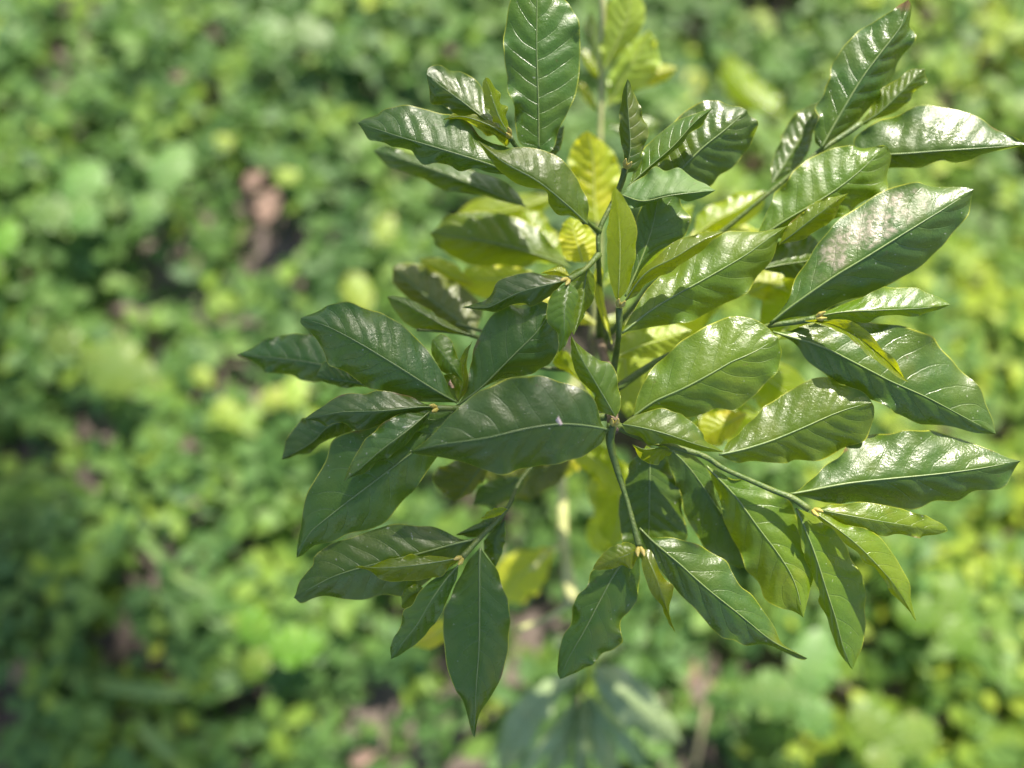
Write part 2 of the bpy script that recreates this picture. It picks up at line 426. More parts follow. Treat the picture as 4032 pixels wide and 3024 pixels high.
def cover():
    cl = np.array([0.0, 0.0])
    def field(x, y):
        return (np.sin(5.1 * x + 1.7 * y + 0.4) + np.sin(-3.7 * x + 6.3 * y + 2.0) + np.sin(9.7 * x - 4.1 * y) * .7 + np.sin(13 * y + 7.7 * x + 1.1) * .6) / 3.3
    pts = []
    for n, half in ((17000, 1.7), (12000, 3.6)):
        xy = rng.uniform(-half, half, (n, 2))
        if half > 2: xy = xy[np.max(np.abs(xy), 1) > 1.65]
        pts.append(xy)
    pc = np.vstack(pts)
    keep = rng.uniform(0, 1, len(pc)) < np.clip(0.92 + 0.55 * field(pc[:, 0], pc[:, 1]), 0.30, 1)
    pc = pc[keep]
    # leaflets: four to a stalk
    base = np.repeat(pc, 4, 0)
    n = len(base)
    fld = field(base[:, 0], base[:, 1])
    h0 = np.repeat(rng.uniform(0.025, 0.115, len(pc)), 4) * (0.8 + 0.35 * fld)
    yaw0 = np.repeat(rng.uniform(0, 6.283, len(pc)), 4)
    k4 = np.tile(np.arange(4), len(pc))
    yaw = yaw0 + np.array([0.62, -0.62, 2.25, -2.25])[k4] + rng.normal(0, .22, n)
    sz = np.repeat(rng.uniform(0.7, 1.25, len(pc)), 4) * rng.uniform(0.85, 1.15, n)
    ln, wd = 0.036 * sz, 0.0118 * sz
    tilt = rng.normal(0.08, 0.28, n); roll = rng.normal(0, 0.26, n)
    tone = np.clip(np.repeat(rng.beta(2.0, 2.4, len(pc)) * 0.92, 4) + rng.normal(0, .06, n) + 0.10 * fld + 0.34 * np.clip((base[:, 0] - 0.05) / 0.6, 0, 1), 0, 0.96)  # last term puts sunlit brightness into the colour towards the right
    tone = np.where(np.repeat(rng.uniform(0, 1, len(pc)), 4) < 0.002, 0.985, tone)
    # template: ovate leaflet, 3 columns x 5 rows
    us = np.array([0.0, 0.22, 0.5, 0.78, 1.0]); ws = np.array([0.12, 0.82, 1.0, 0.70, 0.06])
    T = []
    for a, w in zip(us, ws):
        for s in (-1, 0, 1): T.append((a, s * w, 0.30 * abs(s) * w - 0.25 * (a - .5) ** 2))
    T = np.array(T)
    lx = T[None, :, 0] * ln[:, None] + 0.006
    ly = T[None, :, 1] * wd[:, None]
    lz = T[None, :, 2] * wd[:, None]
    cr, sr = np.cos(roll)[:, None], np.sin(roll)[:, None]
    ly, lz = ly * cr - lz * sr, ly * sr + lz * cr
    ct, st = np.cos(tilt)[:, None], np.sin(tilt)[:, None]
    lx, lz = lx * ct + lz * st, -lx * st + lz * ct
    cy, sy = np.cos(yaw)[:, None], np.sin(yaw)[:, None]
    gx = base[:, 0:1] + lx * cy - ly * sy
    gy = base[:, 1:2] + lx * sy + ly * cy
    gz = np.maximum(h0[:, None] + lz + ground_h(base[:, 0:1], base[:, 1:2]), 0.004)
    keepl = np.ones(n, bool)
    cx, cyy = gx.mean(1), gy.mean(1)
    for a, b_, r in GAPS: keepl &= np.hypot(cx - a, cyy - b_) > r * rng.uniform(0.75, 1.15, n)
    keepl &= np.hypot(cx, cyy) > 0.02
    gx, gy, gz, tone = gx[keepl], gy[keepl], gz[keepl], tone[keepl]
    n = len(gx)
    V = np.stack([gx, gy, gz], 2).reshape(-1, 3)
    q = []
    for r in range(4):
        for c in range(2):
            a = r * 3 + c; q.append((a, a + 3, a + 4, a + 1))
    q = np.array(q)
    Fq = (q[None] + (np.arange(n) * 15)[:, None, None]).reshape(-1, 4)
    # stalks: thin three sided rods
    ns = len(pc)
    hs = h0[::4]
    SV = []
    top = np.stack([pc[:, 0], pc[:, 1], hs + ground_h(pc[:, 0], pc[:, 1])], 1)
    bot = np.stack([pc[:, 0] + rng.normal(0, .02, ns), pc[:, 1] + rng.normal(0, .02, ns), np.full(ns, -0.02)], 1)
    for k in range(3):
        o = np.array([math.cos(2.094 * k), math.sin(2.094 * k), 0]) * 0.0011
        SV += [bot + o, top + o]
    SV = np.stack(SV, 1).reshape(-1, 3)
    b0 = len(V)
    sq = np.array([(0, 2, 3, 1), (2, 4, 5, 3), (4, 0, 1, 5)])
    Fs = (sq[None] + (b0 + np.arange(ns) * 6)[:, None, None]).reshape(-1, 4)
    V = np.vstack([V, SV]); Fa = np.vstack([Fq, Fs])
    tn = np.r_[np.repeat(tone, 15), np.full(len(SV), 0.5)]
    me = bpy.data.meshes.new('ground_cover')
    me.vertices.add(len(V)); me.vertices.foreach_set('co', V.astype(np.float32).ravel())
    me.loops.add(Fa.size); me.loops.foreach_set('vertex_index', Fa.astype(np.int32).ravel())
    me.polygons.add(len(Fa)); me.polygons.foreach_set('loop_start', np.arange(0, Fa.size, 4, dtype=np.int32))
    me.polygons.foreach_set('use_smooth', np.ones(len(Fa), bool))
    me.update(calc_edges=True)
    at = me.attributes.new('tone', 'FLOAT', 'POINT'); at.data.foreach_set('value', tn.astype(np.float32))
    me.materials.append(cover_material())
    o = bpy.data.objects.new('ground_cover', me); COL.objects.link(o)
    tag(o, 'carpet of small oval green leaves blurred across the whole ground', 'ground cover', kind='stuff')
cover()

# ------------------------------------------------------------------ unseen shade tree, placed and shaped to shade the left of the shrub
unseen_bark_m = plain_material('unseen_shade_tree_bark', (0.10, 0.085, 0.07), (0.19, 0.165, 0.14), 8, 0.9, 1.0)
unseen_crown_m = plain_material('unseen_shade_tree_leaf', (0.035, 0.085, 0.02), (0.06, 0.12, 0.02), 3, 0.5, 0.1, 0.4, (0.2, 0.35, 0.03))
def unseen_shade_tree():
    edge = Vector((-0.057, -0.138, 0.765))
    cc = edge + SUN * 14.0
    R = Vector((1.5, 2.6, 0.10))  # crown flattened to a slab to control where its shade edge falls
    turn = Matrix.Rotation(math.radians(38), 3, 'Z')
    cc = cc + turn @ Vector((-R.x, 0.9, 0))
    foot = Vector((cc.x - 1.1, cc.y + 0.5, 0))
    root = empty('tree', foot)  # unseen tree added to shade the left of the shrub
    tag(root, 'tall broad unseen tree placed beyond the picture to shade the left of the shrub', 'tree')
    v, f = tube([foot + Vector((0, 0, -.1)), foot + Vector((.1, .05, cc.z * .5)), Vector((foot.x + .3, foot.y - .3, cc.z - .8)), cc], [.20, .16, .10, .03], 12)
    mesh_obj('trunk', v, f, unseen_bark_m, root)
    for a in range(7):
        d = turn @ Vector((math.cos(a * .9) * R.x * .8, math.sin(a * .9) * R.y * .8, -0.05))
        s_ = Vector((foot.x + .3, foot.y - .3, cc.z - .75 + .05 * a))
        v, f = tube([s_, s_ * .5 + (cc + d * .4) * .5, cc + d], [.028, .018, .006], 8)
        mesh_obj('unseen_tree_limb', v, f, unseen_bark_m, root)
    n = 14500
    r_ = np.random.default_rng(11)
    p = r_.uniform(-1, 1, (n * 2, 3))
    lump = np.sin(5 * p[:, 0] + 2.1 * p[:, 1]) * np.sin(4.3 * p[:, 1] - 1.7 * p[:, 0] + 1.0)
    p = p[((np.abs(p) ** 4).sum(1) < 1) & (r_.uniform(0, 1, n * 2) < 0.75 + 0.3 * lump)][:n]
    n = len(p)
    p = (p * np.array(R)[None]) @ np.array(turn).T + np.array(cc)[None]
    d1 = r_.normal(0, 1, (n, 3)); d1 /= np.linalg.norm(d1, axis=1)[:, None]
    d2 = np.cross(d1, r_.normal(0, 1, (n, 3))); d2 /= np.linalg.norm(d2, axis=1)[:, None]
    L_ = r_.uniform(.05, .09, (n, 1)); W_ = L_ * .42
    q4 = np.stack([p - d1 * L_, p + d2 * W_, p + d1 * L_, p - d2 * W_], 1).reshape(-1, 3)
    o = mesh_obj('unseen_tree_foliage', q4, [(4 * i, 4 * i + 1, 4 * i + 2, 4 * i + 3) for i in range(n)], unseen_crown_m, root, smooth=False)
    o['kind'] = 'stuff'
unseen_shade_tree()

# ------------------------------------------------------------------ the coffee shrub
shrub = empty('coffee_shrub', (0, 0, 0))
tag(shrub, 'tall glossy leaved coffee shrub seen from above with dark green wavy leaves', 'shrub')

LEAVES = [
["mature",None,[[-89.7,6.1,777.6],[-90.5,36.6,794.9],[-91.7,64.8,808.1],[-91.6,93.8,819.1],[-91.9,111.0,824.4]],[[-102.3,8.8,779.4],[-106.7,25.9,786.6],[-111.5,46.9,795.5],[-114.3,61.1,801.4],[-112.4,85.8,811.6],[-107.7,99.6,817.4],[-98.3,108.0,821.6]],[[-82.4,5.0,776.7],[-72.9,22.8,782.9],[-63.5,45.2,791.6],[-60.9,65.5,799.7],[-63.1,82.1,806.7],[-70.9,98.1,814.0],[-80.5,108.6,819.7]]],
["mature",None,[[-107.6,-12.8,778.4],[-124.7,-9.6,785.8],[-157.3,-2.7,793.9],[-185.6,6.0,794.9],[-215.1,19.0,790.8]],[[-109.6,3.4,781.5],[-123.9,8.4,783.9],[-139.2,20.7,788.1],[-155.4,25.8,790.1],[-167.8,29.3,791.3],[-181.1,31.6,791.9],[-192.6,29.3,791.4],[-206.9,25.6,790.5]],[[-114.4,-12.9,776.6],[-127.8,-10.8,777.5],[-135.5,-8.7,778.5],[-146.0,-10.9,778.7],[-153.7,-6.5,780.2],[-168.0,-7.7,780.6],[-173.7,-4.1,781.7],[-179.4,3.2,783.7],[-190.9,4.0,784.1],[-196.6,6.7,784.9],[-206.1,8.4,785.5]]],
["mature",None,[[-110.5,8.9,786.5],[-123.0,19.9,787.6],[-144.0,36.1,790.8],[-158.3,45.9,793.9],[-167.8,52.6,796.6]],[[-120.2,25.4,784.0],[-127.0,40.9,785.2],[-131.9,52.5,787.4],[-144.4,58.5,789.7],[-156.8,61.8,792.8],[-166.2,59.1,795.0]],[[-121.2,20.2,782.0],[-134.9,28.6,780.6],[-149.5,31.9,780.5],[-157.2,38.1,782.7],[-165.8,38.2,784.2],[-167.0,46.8,789.3]]],
["young",None,[[-109.5,7.3,790.2],[-124.6,14.7,794.4],[-143.4,19.7,796.5],[-155.7,18.5,795.9]],[[-120.0,19.1,789.0],[-139.1,24.7,791.1],[-148.5,23.6,792.9]],[[-111.5,7.1,782.4],[-125.1,17.4,777.6],[-139.7,24.7,780.8]]],
["young",None,[[-110.5,8.9,793.6],[-117.0,18.0,799.2],[-122.6,31.6,805.6],[-126.2,41.6,809.4]],[[-115.2,13.7,794.3],[-124.6,22.0,797.8],[-128.2,32.4,802.8],[-128.2,39.2,806.8]],[[-111.5,18.5,789.9],[-113.4,30.6,791.0],[-120.0,40.7,798.3],[-123.6,43.1,804.1]]],
["mid",None,[[-57.3,-53.8,784.3],[-73.8,-43.8,796.7],[-92.3,-32.4,805.4],[-114.9,-20.3,808.8],[-124.9,-11.4,808.8],[-131.8,-4.4,808.0]],[[-57.3,-45.6,786.0],[-62.2,-28.1,793.5],[-73.6,-15.9,799.0],[-84.7,-9.5,802.1],[-98.5,-7.4,803.8],[-115.0,-9.2,804.3],[-126.9,-6.5,805.7]],[[-64.7,-49.6,783.9],[-69.4,-47.2,785.1],[-77.8,-47.2,786.2],[-83.5,-40.9,788.9],[-85.4,-33.3,791.8],[-101.2,-30.6,794.4],[-115.1,-23.4,797.9],[-124.2,-13.4,801.8]]],
["mature",None,[[-98.2,-15.0,731.7],[-126.3,-3.0,732.6],[-163.3,13.3,732.0],[-195.5,26.1,729.8],[-216.4,34.4,727.7]],[[-110.7,3.5,731.0],[-142.4,17.1,729.3],[-174.6,27.2,728.0],[-206.9,37.8,727.9]],[[-116.0,-7.2,725.0],[-142.7,1.8,720.8],[-164.3,6.4,718.8],[-186.0,17.6,719.7],[-207.4,25.8,722.0]]],
["mature",None,[[-90.8,5.2,765.1],[-80.9,15.7,767.6],[-70.8,31.0,767.9]],[[-84.7,17.4,764.8],[-77.7,27.6,766.2]],[[-75.7,12.2,762.3],[-71.6,22.2,764.1]]],
["mature",None,[[-30.4,-15.1,783.0],[-27.8,-2.0,792.0],[-29.8,17.6,802.5],[-30.9,28.5,807.2],[-31.1,39.0,810.9]],[[-31.1,-4.7,784.6],[-34.7,11.5,791.3],[-35.4,19.5,795.4],[-34.2,27.7,800.3],[-33.5,34.3,804.9]],[[-22.2,-11.8,781.6],[-17.5,0.3,785.1],[-15.2,14.4,790.9],[-18.3,21.6,794.8],[-22.7,28.5,799.2],[-27.3,36.5,805.6]]],
["mature",None,[[-28.0,-23.6,781.0],[-16.8,-14.6,786.8],[1.1,-1.0,794.7],[15.9,13.9,801.5],[26.8,21.4,804.7]],[[-23.5,-11.0,780.2],[-15.5,4.6,783.7],[-2.4,15.7,788.7],[6.5,20.4,792.6],[13.8,21.6,795.6],[20.8,22.4,799.2]],[[-18.4,-16.4,777.3],[-7.0,-5.6,778.3],[4.0,2.5,781.2],[10.1,7.1,783.9],[12.9,11.6,786.8],[22.1,15.9,792.6],[23.1,18.6,795.4]]],
["mature",None,[[-6.2,-21.2,766.2],[9.6,-8.3,775.2],[24.1,4.9,781.6],[39.7,16.7,785.7],[55.1,30.2,788.3]],[[-9.8,-3.1,767.3],[-1.6,14.3,771.7],[11.1,33.2,777.9],[26.0,40.7,781.8],[41.5,39.1,784.3],[51.9,34.2,786.3]],[[15.6,-16.7,760.8],[35.5,-12.4,761.2],[40.3,-6.2,763.1],[48.3,-1.8,765.0],[54.5,4.7,767.9],[62.6,13.6,772.8],[64.0,20.3,776.7],[60.9,27.2,781.7]]],
["mature",None,[[-33.4,-31.8,784.2],[-20.9,-39.1,789.7],[-3.2,-37.4,794.3],[13.7,-34.8,793.6],[29.3,-31.2,789.5]],[[-28.0,-25.6,784.1],[-16.8,-16.9,787.2],[-7.6,-14.5,788.6],[6.3,-15.9,789.2],[18.4,-23.6,788.2],[23.9,-26.6,788.0]],[[-26.3,-41.3,781.7],[-19.8,-39.1,783.0],[0.5,-34.0,786.1],[6.1,-35.7,786.0],[12.6,-37.5,785.8],[22.8,-34.1,786.9]]],
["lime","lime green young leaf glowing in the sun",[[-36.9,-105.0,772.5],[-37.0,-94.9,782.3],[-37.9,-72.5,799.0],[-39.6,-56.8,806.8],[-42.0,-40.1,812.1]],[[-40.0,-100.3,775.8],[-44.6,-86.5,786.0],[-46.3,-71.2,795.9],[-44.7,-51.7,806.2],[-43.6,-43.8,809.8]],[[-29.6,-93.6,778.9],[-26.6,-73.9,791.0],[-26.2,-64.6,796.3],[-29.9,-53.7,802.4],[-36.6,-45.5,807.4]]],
["mature",None,[[-29.6,-96.3,759.1],[-20.2,-75.4,765.5],[-11.7,-52.3,771.3],[-6.8,-31.6,775.7],[-1.9,-21.1,777.5]],[[-26.1,-76.1,759.6],[-22.1,-52.2,764.2],[-19.3,-36.5,768.6],[-12.8,-25.9,772.6]],[[-16.9,-75.1,757.1],[-3.0,-61.2,758.6],[14.0,-51.8,761.0],[16.0,-41.8,764.2],[14.0,-33.7,767.2],[8.8,-26.1,770.9]]],
["young",None,[[-32.3,-105.0,772.5],[-19.8,-90.1,787.7],[-2.6,-82.3,794.7],[15.3,-71.9,797.5],[31.0,-64.3,796.2]],[[-23.2,-87.6,781.2],[-14.5,-80.6,785.7],[-6.6,-73.3,789.5],[3.1,-67.7,792.3],[16.5,-64.6,794.2],[26.4,-63.5,795.1]],[[-22.3,-97.5,773.4],[-9.7,-89.3,777.9],[4.5,-82.2,782.6],[17.7,-74.4,787.3],[24.5,-68.0,790.8],[28.7,-65.9,792.8]]],
["mid",None,[[-33.1,-123.2,760.1],[-11.4,-106.6,762.6],[7.7,-95.3,764.6],[31.5,-82.3,767.5],[55.1,-68.6,771.2],[69.1,-58.7,774.1],[82.1,-50.7,776.8]],[[-27.0,-111.1,758.0],[-17.9,-96.0,758.2],[-11.9,-88.1,758.8],[-0.1,-78.2,759.6],[19.4,-63.8,762.3],[34.7,-55.6,764.9],[45.9,-50.5,767.3],[66.1,-52.3,770.2],[74.9,-51.4,772.7]],[[-10.7,-116.6,753.1],[4.3,-114.4,750.8],[29.1,-106.0,750.0],[41.5,-99.6,751.2],[52.1,-94.1,752.7],[60.5,-85.0,755.8],[71.4,-74.4,760.5],[74.7,-66.7,764.1],[75.9,-59.1,768.1],[78.7,-52.8,772.4]]],
["browntip","glossy leaf with a scorched brown tip",[[114.8,14.5,764.1],[125.7,34.1,773.6],[141.2,59.8,784.7],[154.6,77.2,791.4],[166.4,93.1,796.8],[169.8,108.6,801.3]],[[110.8,23.5,763.7],[112.0,38.4,766.7],[119.6,62.2,773.1],[127.6,82.2,780.1],[140.2,94.8,786.0],[152.6,101.3,790.7],[162.7,105.7,795.1],[167.3,108.7,798.4]],[[128.8,25.1,759.3],[148.4,41.7,759.8],[163.6,57.4,763.5],[172.6,71.9,769.0],[179.2,88.4,777.8],[179.1,101.0,786.8],[178.5,105.5,791.1],[175.3,109.3,796.3]]],
["mature",None,[[85.7,-0.2,740.2],[98.8,18.9,742.6],[111.9,40.0,745.7],[122.8,62.0,749.5]],[[87.4,15.4,738.6],[95.9,37.6,740.2],[104.5,53.1,743.3],[113.5,59.7,745.8]],[[112.0,19.6,735.2],[120.9,38.7,738.2],[123.4,53.2,743.1]]],
["mid",None,[[143.8,33.9,761.4],[156.3,39.5,768.5],[169.1,50.6,775.5],[180.0,61.1,779.7],[186.8,67.6,781.5]],[[158.1,52.5,767.5],[160.5,58.6,770.2],[171.2,64.7,774.4],[179.7,69.8,778.4]],[[158.5,40.6,759.6],[175.1,46.8,762.4],[185.3,56.5,768.3],[191.4,64.9,775.8]]],
["mature",None,[[142.0,12.1,760.5],[163.7,7.6,768.5],[192.3,5.4,777.1],[218.1,4.5,782.3],[247.7,5.2,785.6]],[[140.4,24.3,762.4],[156.5,33.9,766.8],[170.3,39.4,770.4],[188.4,42.8,774.6],[201.7,39.8,776.7],[219.0,31.8,779.0],[231.3,22.1,780.5],[241.4,12.5,782.3]],[[158.4,2.9,755.4],[169.1,3.5,756.3],[189.7,3.0,759.1],[200.5,5.8,762.1],[217.6,3.4,766.2],[225.6,6.6,770.2],[240.8,6.8,777.4]]],
["mid",None,[[65.4,-52.6,753.8],[82.5,-42.1,761.2],[114.4,-24.7,771.0],[133.0,-11.4,775.6],[153.3,7.5,780.0]],[[71.0,-39.2,754.9],[79.7,-21.2,759.7],[87.3,-10.0,763.1],[97.7,-0.1,766.7],[112.7,8.5,770.7],[131.1,10.9,774.1],[146.3,9.3,776.8]],[[90.5,-48.1,751.0],[110.2,-40.5,753.1],[129.5,-33.4,756.1],[148.1,-23.9,760.9],[156.1,-18.0,764.0],[159.6,-5.1,770.1],[159.8,3.1,774.6]]],
["young",None,[[79.4,-58.6,760.6],[89.4,-52.2,769.5],[100.7,-44.3,776.8],[113.7,-35.4,781.9],[122.0,-30.1,783.6]],[[85.5,-46.3,765.6],[93.1,-39.1,770.3],[104.9,-31.6,776.2],[115.1,-30.7,779.6]],[[99.1,-53.8,763.7],[109.4,-47.6,768.5],[116.7,-41.5,773.2],[118.5,-35.2,777.3]]],
["glare","large leaf with a painted pale brown patch of sun glare",[[69.6,-116.2,759.6],[78.6,-109.1,765.5],[109.3,-88.8,780.4],[125.4,-79.7,785.7],[157.0,-60.8,793.1],[181.0,-46.3,796.0],[199.4,-34.3,797.0]],[[76.7,-107.3,760.1],[83.2,-95.5,763.6],[88.5,-84.7,767.1],[95.6,-73.2,771.1],[101.8,-62.6,774.8],[111.5,-51.3,779.0],[126.7,-41.1,783.3],[142.6,-31.1,787.7],[157.7,-27.3,790.3],[176.1,-28.4,792.3],[192.2,-30.9,794.3]],[[89.3,-109.2,756.5],[102.9,-108.2,756.5],[117.1,-102.7,758.2],[136.7,-96.5,760.8],[149.5,-90.4,763.5],[161.1,-84.5,766.3],[170.0,-80.3,768.6],[181.1,-71.9,772.8],[190.7,-58.4,779.1],[195.1,-51.1,783.0],[201.2,-41.0,789.3],[201.2,-36.6,792.6]]],
["mid",None,[[98.0,-113.1,765.5],[116.0,-111.2,770.1],[142.6,-110.8,773.3],[170.7,-109.3,773.3],[188.4,-106.5,772.1]],[[113.9,-106.0,765.1],[132.7,-98.8,767.1],[144.7,-93.5,768.9],[155.7,-93.2,769.7],[167.5,-94.0,770.4],[173.7,-97.4,770.3],[184.1,-102.0,770.7]],[[109.4,-114.6,762.7],[123.7,-114.6,762.4],[135.9,-116.5,762.2],[142.4,-112.4,763.4],[156.1,-111.8,764.4],[165.2,-112.9,765.0],[179.3,-109.8,767.5]]],
["young",None,[[90.3,-116.8,767.7],[105.0,-120.2,772.3],[117.4,-127.5,774.1],[130.2,-137.0,774.0],[143.7,-148.7,771.8],[155.4,-159.6,768.1]],[[107.9,-118.7,776.8],[120.2,-122.4,779.4],[128.5,-130.0,779.4],[135.6,-139.0,777.7],[142.1,-143.3,776.4],[148.3,-151.9,773.0]],[[99.3,-121.8,774.6],[109.2,-128.7,778.1],[120.5,-137.6,779.3],[125.6,-143.9,778.5],[136.9,-150.8,776.2],[147.2,-157.3,772.2]]],
["mature",None,[[71.5,-121.7,758.4],[81.2,-125.1,759.6],[101.6,-132.5,761.4],[125.6,-145.2,761.7],[148.2,-157.4,760.6],[171.2,-167.5,758.7],[199.8,-181.8,754.4],[220.4,-191.6,750.4]],[[84.2,-120.5,757.5],[93.7,-116.8,758.5],[119.9,-113.4,760.3],[147.9,-115.6,761.0],[166.4,-121.4,760.5],[184.9,-131.8,759.0],[198.6,-144.9,756.8],[209.5,-157.9,754.6],[214.6,-171.9,752.2],[219.6,-184.9,750.3]],[[86.5,-128.5,754.5],[96.1,-140.6,751.7],[107.4,-149.0,750.0],[120.6,-158.4,748.3],[134.6,-165.1,747.4],[148.6,-171.7,746.6],[160.6,-177.4,746.0],[167.0,-182.1,745.4],[176.1,-185.0,745.4],[194.3,-186.2,746.6],[207.6,-190.1,747.1],[217.0,-191.2,748.5]]],
["mid",None,[[-26.8,-181.0,754.9],[-13.5,-171.7,760.8],[4.4,-164.2,765.6],[21.5,-155.6,769.1],[41.0,-144.9,771.5],[50.8,-141.1,771.8],[70.1,-129.7,771.9]],[[-23.5,-167.7,755.3],[-16.9,-153.9,758.1],[-7.5,-143.0,760.7],[-0.1,-134.8,762.8],[10.2,-127.6,764.8],[24.0,-120.5,767.1],[36.9,-114.4,769.4],[44.0,-114.1,770.0],[55.1,-116.6,770.4],[63.1,-122.4,770.3]],[[-8.2,-181.5,750.0],[15.6,-179.9,749.2],[25.1,-176.2,750.0],[30.7,-173.5,750.8],[43.8,-175.0,750.8],[55.8,-167.3,753.5],[65.6,-154.9,758.0],[73.4,-145.3,762.0],[74.6,-135.8,766.4]]],
["mid",None,[[-34.7,-186.1,756.8],[-24.5,-188.8,762.0],[-7.1,-194.1,765.9],[11.3,-200.1,763.5],[34.6,-204.7,753.6]],[[-28.1,-181.5,757.7],[-18.2,-178.2,760.0],[-9.1,-175.7,761.7],[-0.9,-178.5,761.5],[7.3,-181.2,761.0],[14.8,-187.4,759.2],[20.6,-196.2,756.2],[28.2,-200.6,754.1]],[[-30.9,-191.4,754.9],[-23.6,-194.2,755.3],[-17.3,-200.2,754.9],[-10.0,-199.0,755.7],[-0.8,-199.0,755.9],[17.9,-203.6,754.0]]],
["mature",None,[[-43.3,-190.0,758.0],[-57.0,-189.1,766.2],[-75.8,-189.3,775.3],[-98.3,-193.2,782.3],[-124.6,-199.8,784.8],[-159.9,-204.4,780.0],[-175.0,-207.8,774.4]],[[-47.9,-187.3,758.7],[-53.9,-172.0,766.8],[-61.5,-165.5,771.1],[-75.4,-160.9,775.6],[-89.1,-157.6,779.3],[-101.7,-158.5,781.1],[-116.0,-163.3,782.0],[-129.3,-168.8,782.0],[-140.0,-175.9,780.9],[-148.9,-184.6,779.1],[-160.4,-196.7,776.0],[-167.6,-202.7,774.4]],[[-45.9,-193.4,755.8],[-47.8,-198.0,755.2],[-60.5,-207.8,756.0],[-75.6,-210.9,758.5],[-94.0,-216.7,760.6],[-116.6,-219.2,763.4],[-134.6,-215.5,766.2],[-148.0,-211.3,768.4],[-156.9,-209.6,769.4],[-170.1,-208.5,771.3]]],
["mid",None,[[-39.1,-181.9,759.9],[-43.7,-175.4,765.1],[-54.4,-159.6,774.0],[-63.4,-144.5,777.4],[-69.5,-129.3,777.1]],[[-52.4,-175.5,760.7],[-54.2,-165.7,763.8],[-60.9,-160.5,765.7],[-65.6,-153.5,768.0],[-68.8,-143.8,770.9],[-69.3,-135.9,773.4]],[[-35.8,-171.9,761.5],[-37.8,-157.8,766.2],[-42.6,-147.2,769.5],[-50.0,-145.1,770.5],[-58.3,-140.3,772.1],[-66.6,-132.4,774.7]]],
["mature",None,[[-70.2,-92.3,780.6],[-85.1,-97.0,784.6],[-104.2,-102.9,785.4],[-115.6,-107.6,782.9],[-125.6,-111.1,779.0],[-142.9,-108.3,771.7]],[[-76.4,-89.8,780.5],[-88.7,-88.2,781.7],[-100.3,-87.9,782.0],[-111.8,-90.0,781.1],[-118.8,-93.5,779.5],[-122.6,-100.6,776.7],[-127.3,-104.8,774.6],[-135.1,-106.5,772.6]],[[-76.3,-95.5,778.2],[-80.9,-100.8,777.1],[-86.3,-103.8,776.4],[-90.2,-106.8,775.7],[-96.4,-109.0,775.0],[-99.5,-107.1,775.3],[-108.0,-107.3,774.7],[-115.7,-110.8,773.1],[-121.1,-112.1,772.2],[-128.9,-110.6,771.5]]],
["mid",None,[[-70.5,-94.8,783.0],[-72.2,-101.1,784.8],[-74.1,-116.9,786.5],[-74.6,-128.9,785.0],[-77.8,-142.2,779.3]],[[-75.0,-97.7,782.2],[-82.8,-103.5,782.4],[-85.1,-109.8,782.0],[-85.2,-121.3,780.8],[-79.2,-128.3,780.2],[-78.0,-134.3,779.3]],[[-66.5,-98.2,781.2],[-63.9,-105.2,780.4],[-66.7,-112.2,779.8],[-66.8,-122.3,778.8],[-70.7,-131.6,778.1],[-74.6,-138.6,777.8]]],
["mature",None,[[-146.9,-171.4,744.8],[-130.7,-161.4,754.8],[-106.4,-139.3,765.9],[-92.4,-125.5,768.4],[-84.6,-114.2,768.6],[-79.7,-105.8,768.2]],[[-140.6,-161.3,746.7],[-138.1,-150.7,750.4],[-135.6,-134.1,756.0],[-130.1,-123.6,759.5],[-123.7,-112.4,763.0],[-111.9,-105.7,765.3],[-92.2,-102.8,766.6]],[[-127.9,-157.7,745.5],[-111.9,-151.7,747.8],[-91.2,-148.1,750.0],[-81.7,-142.9,752.1],[-77.0,-131.6,755.8],[-77.1,-121.9,759.2],[-78.0,-113.1,762.6]]],
["mid",None,[[-56.4,-76.9,768.7],[-58.1,-89.3,766.1],[-61.6,-109.8,765.2],[-66.8,-126.8,767.4]],[[-68.1,-81.8,764.0],[-70.6,-100.2,761.4],[-69.4,-117.5,763.5]],[[-50.6,-85.2,759.7],[-52.1,-98.5,756.4],[-57.6,-108.0,757.4]]],
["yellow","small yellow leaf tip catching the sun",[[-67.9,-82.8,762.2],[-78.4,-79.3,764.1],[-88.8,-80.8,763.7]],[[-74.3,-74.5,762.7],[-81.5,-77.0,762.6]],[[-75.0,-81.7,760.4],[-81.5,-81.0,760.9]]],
["yellow","narrow yellow green leaf deep in the crown",[[-35.3,-121.2,725.6],[-42.0,-96.7,728.2],[-45.1,-80.3,733.1],[-44.6,-64.0,740.9]],[[-45.7,-91.6,725.8],[-48.3,-81.1,729.3],[-48.2,-69.4,735.5]],[[-36.5,-105.7,723.1],[-41.0,-83.5,727.2],[-42.2,-67.6,736.4]]],
["lime",None,[[-48.1,-160.9,713.4],[-57.8,-146.1,712.5],[-67.9,-132.8,714.1],[-73.1,-122.0,717.2]],[[-54.6,-149.8,710.2],[-65.7,-139.1,709.7],[-78.0,-132.2,711.5]],[[-50.5,-149.6,709.5],[-59.4,-136.8,709.0],[-66.7,-124.2,713.4]]],
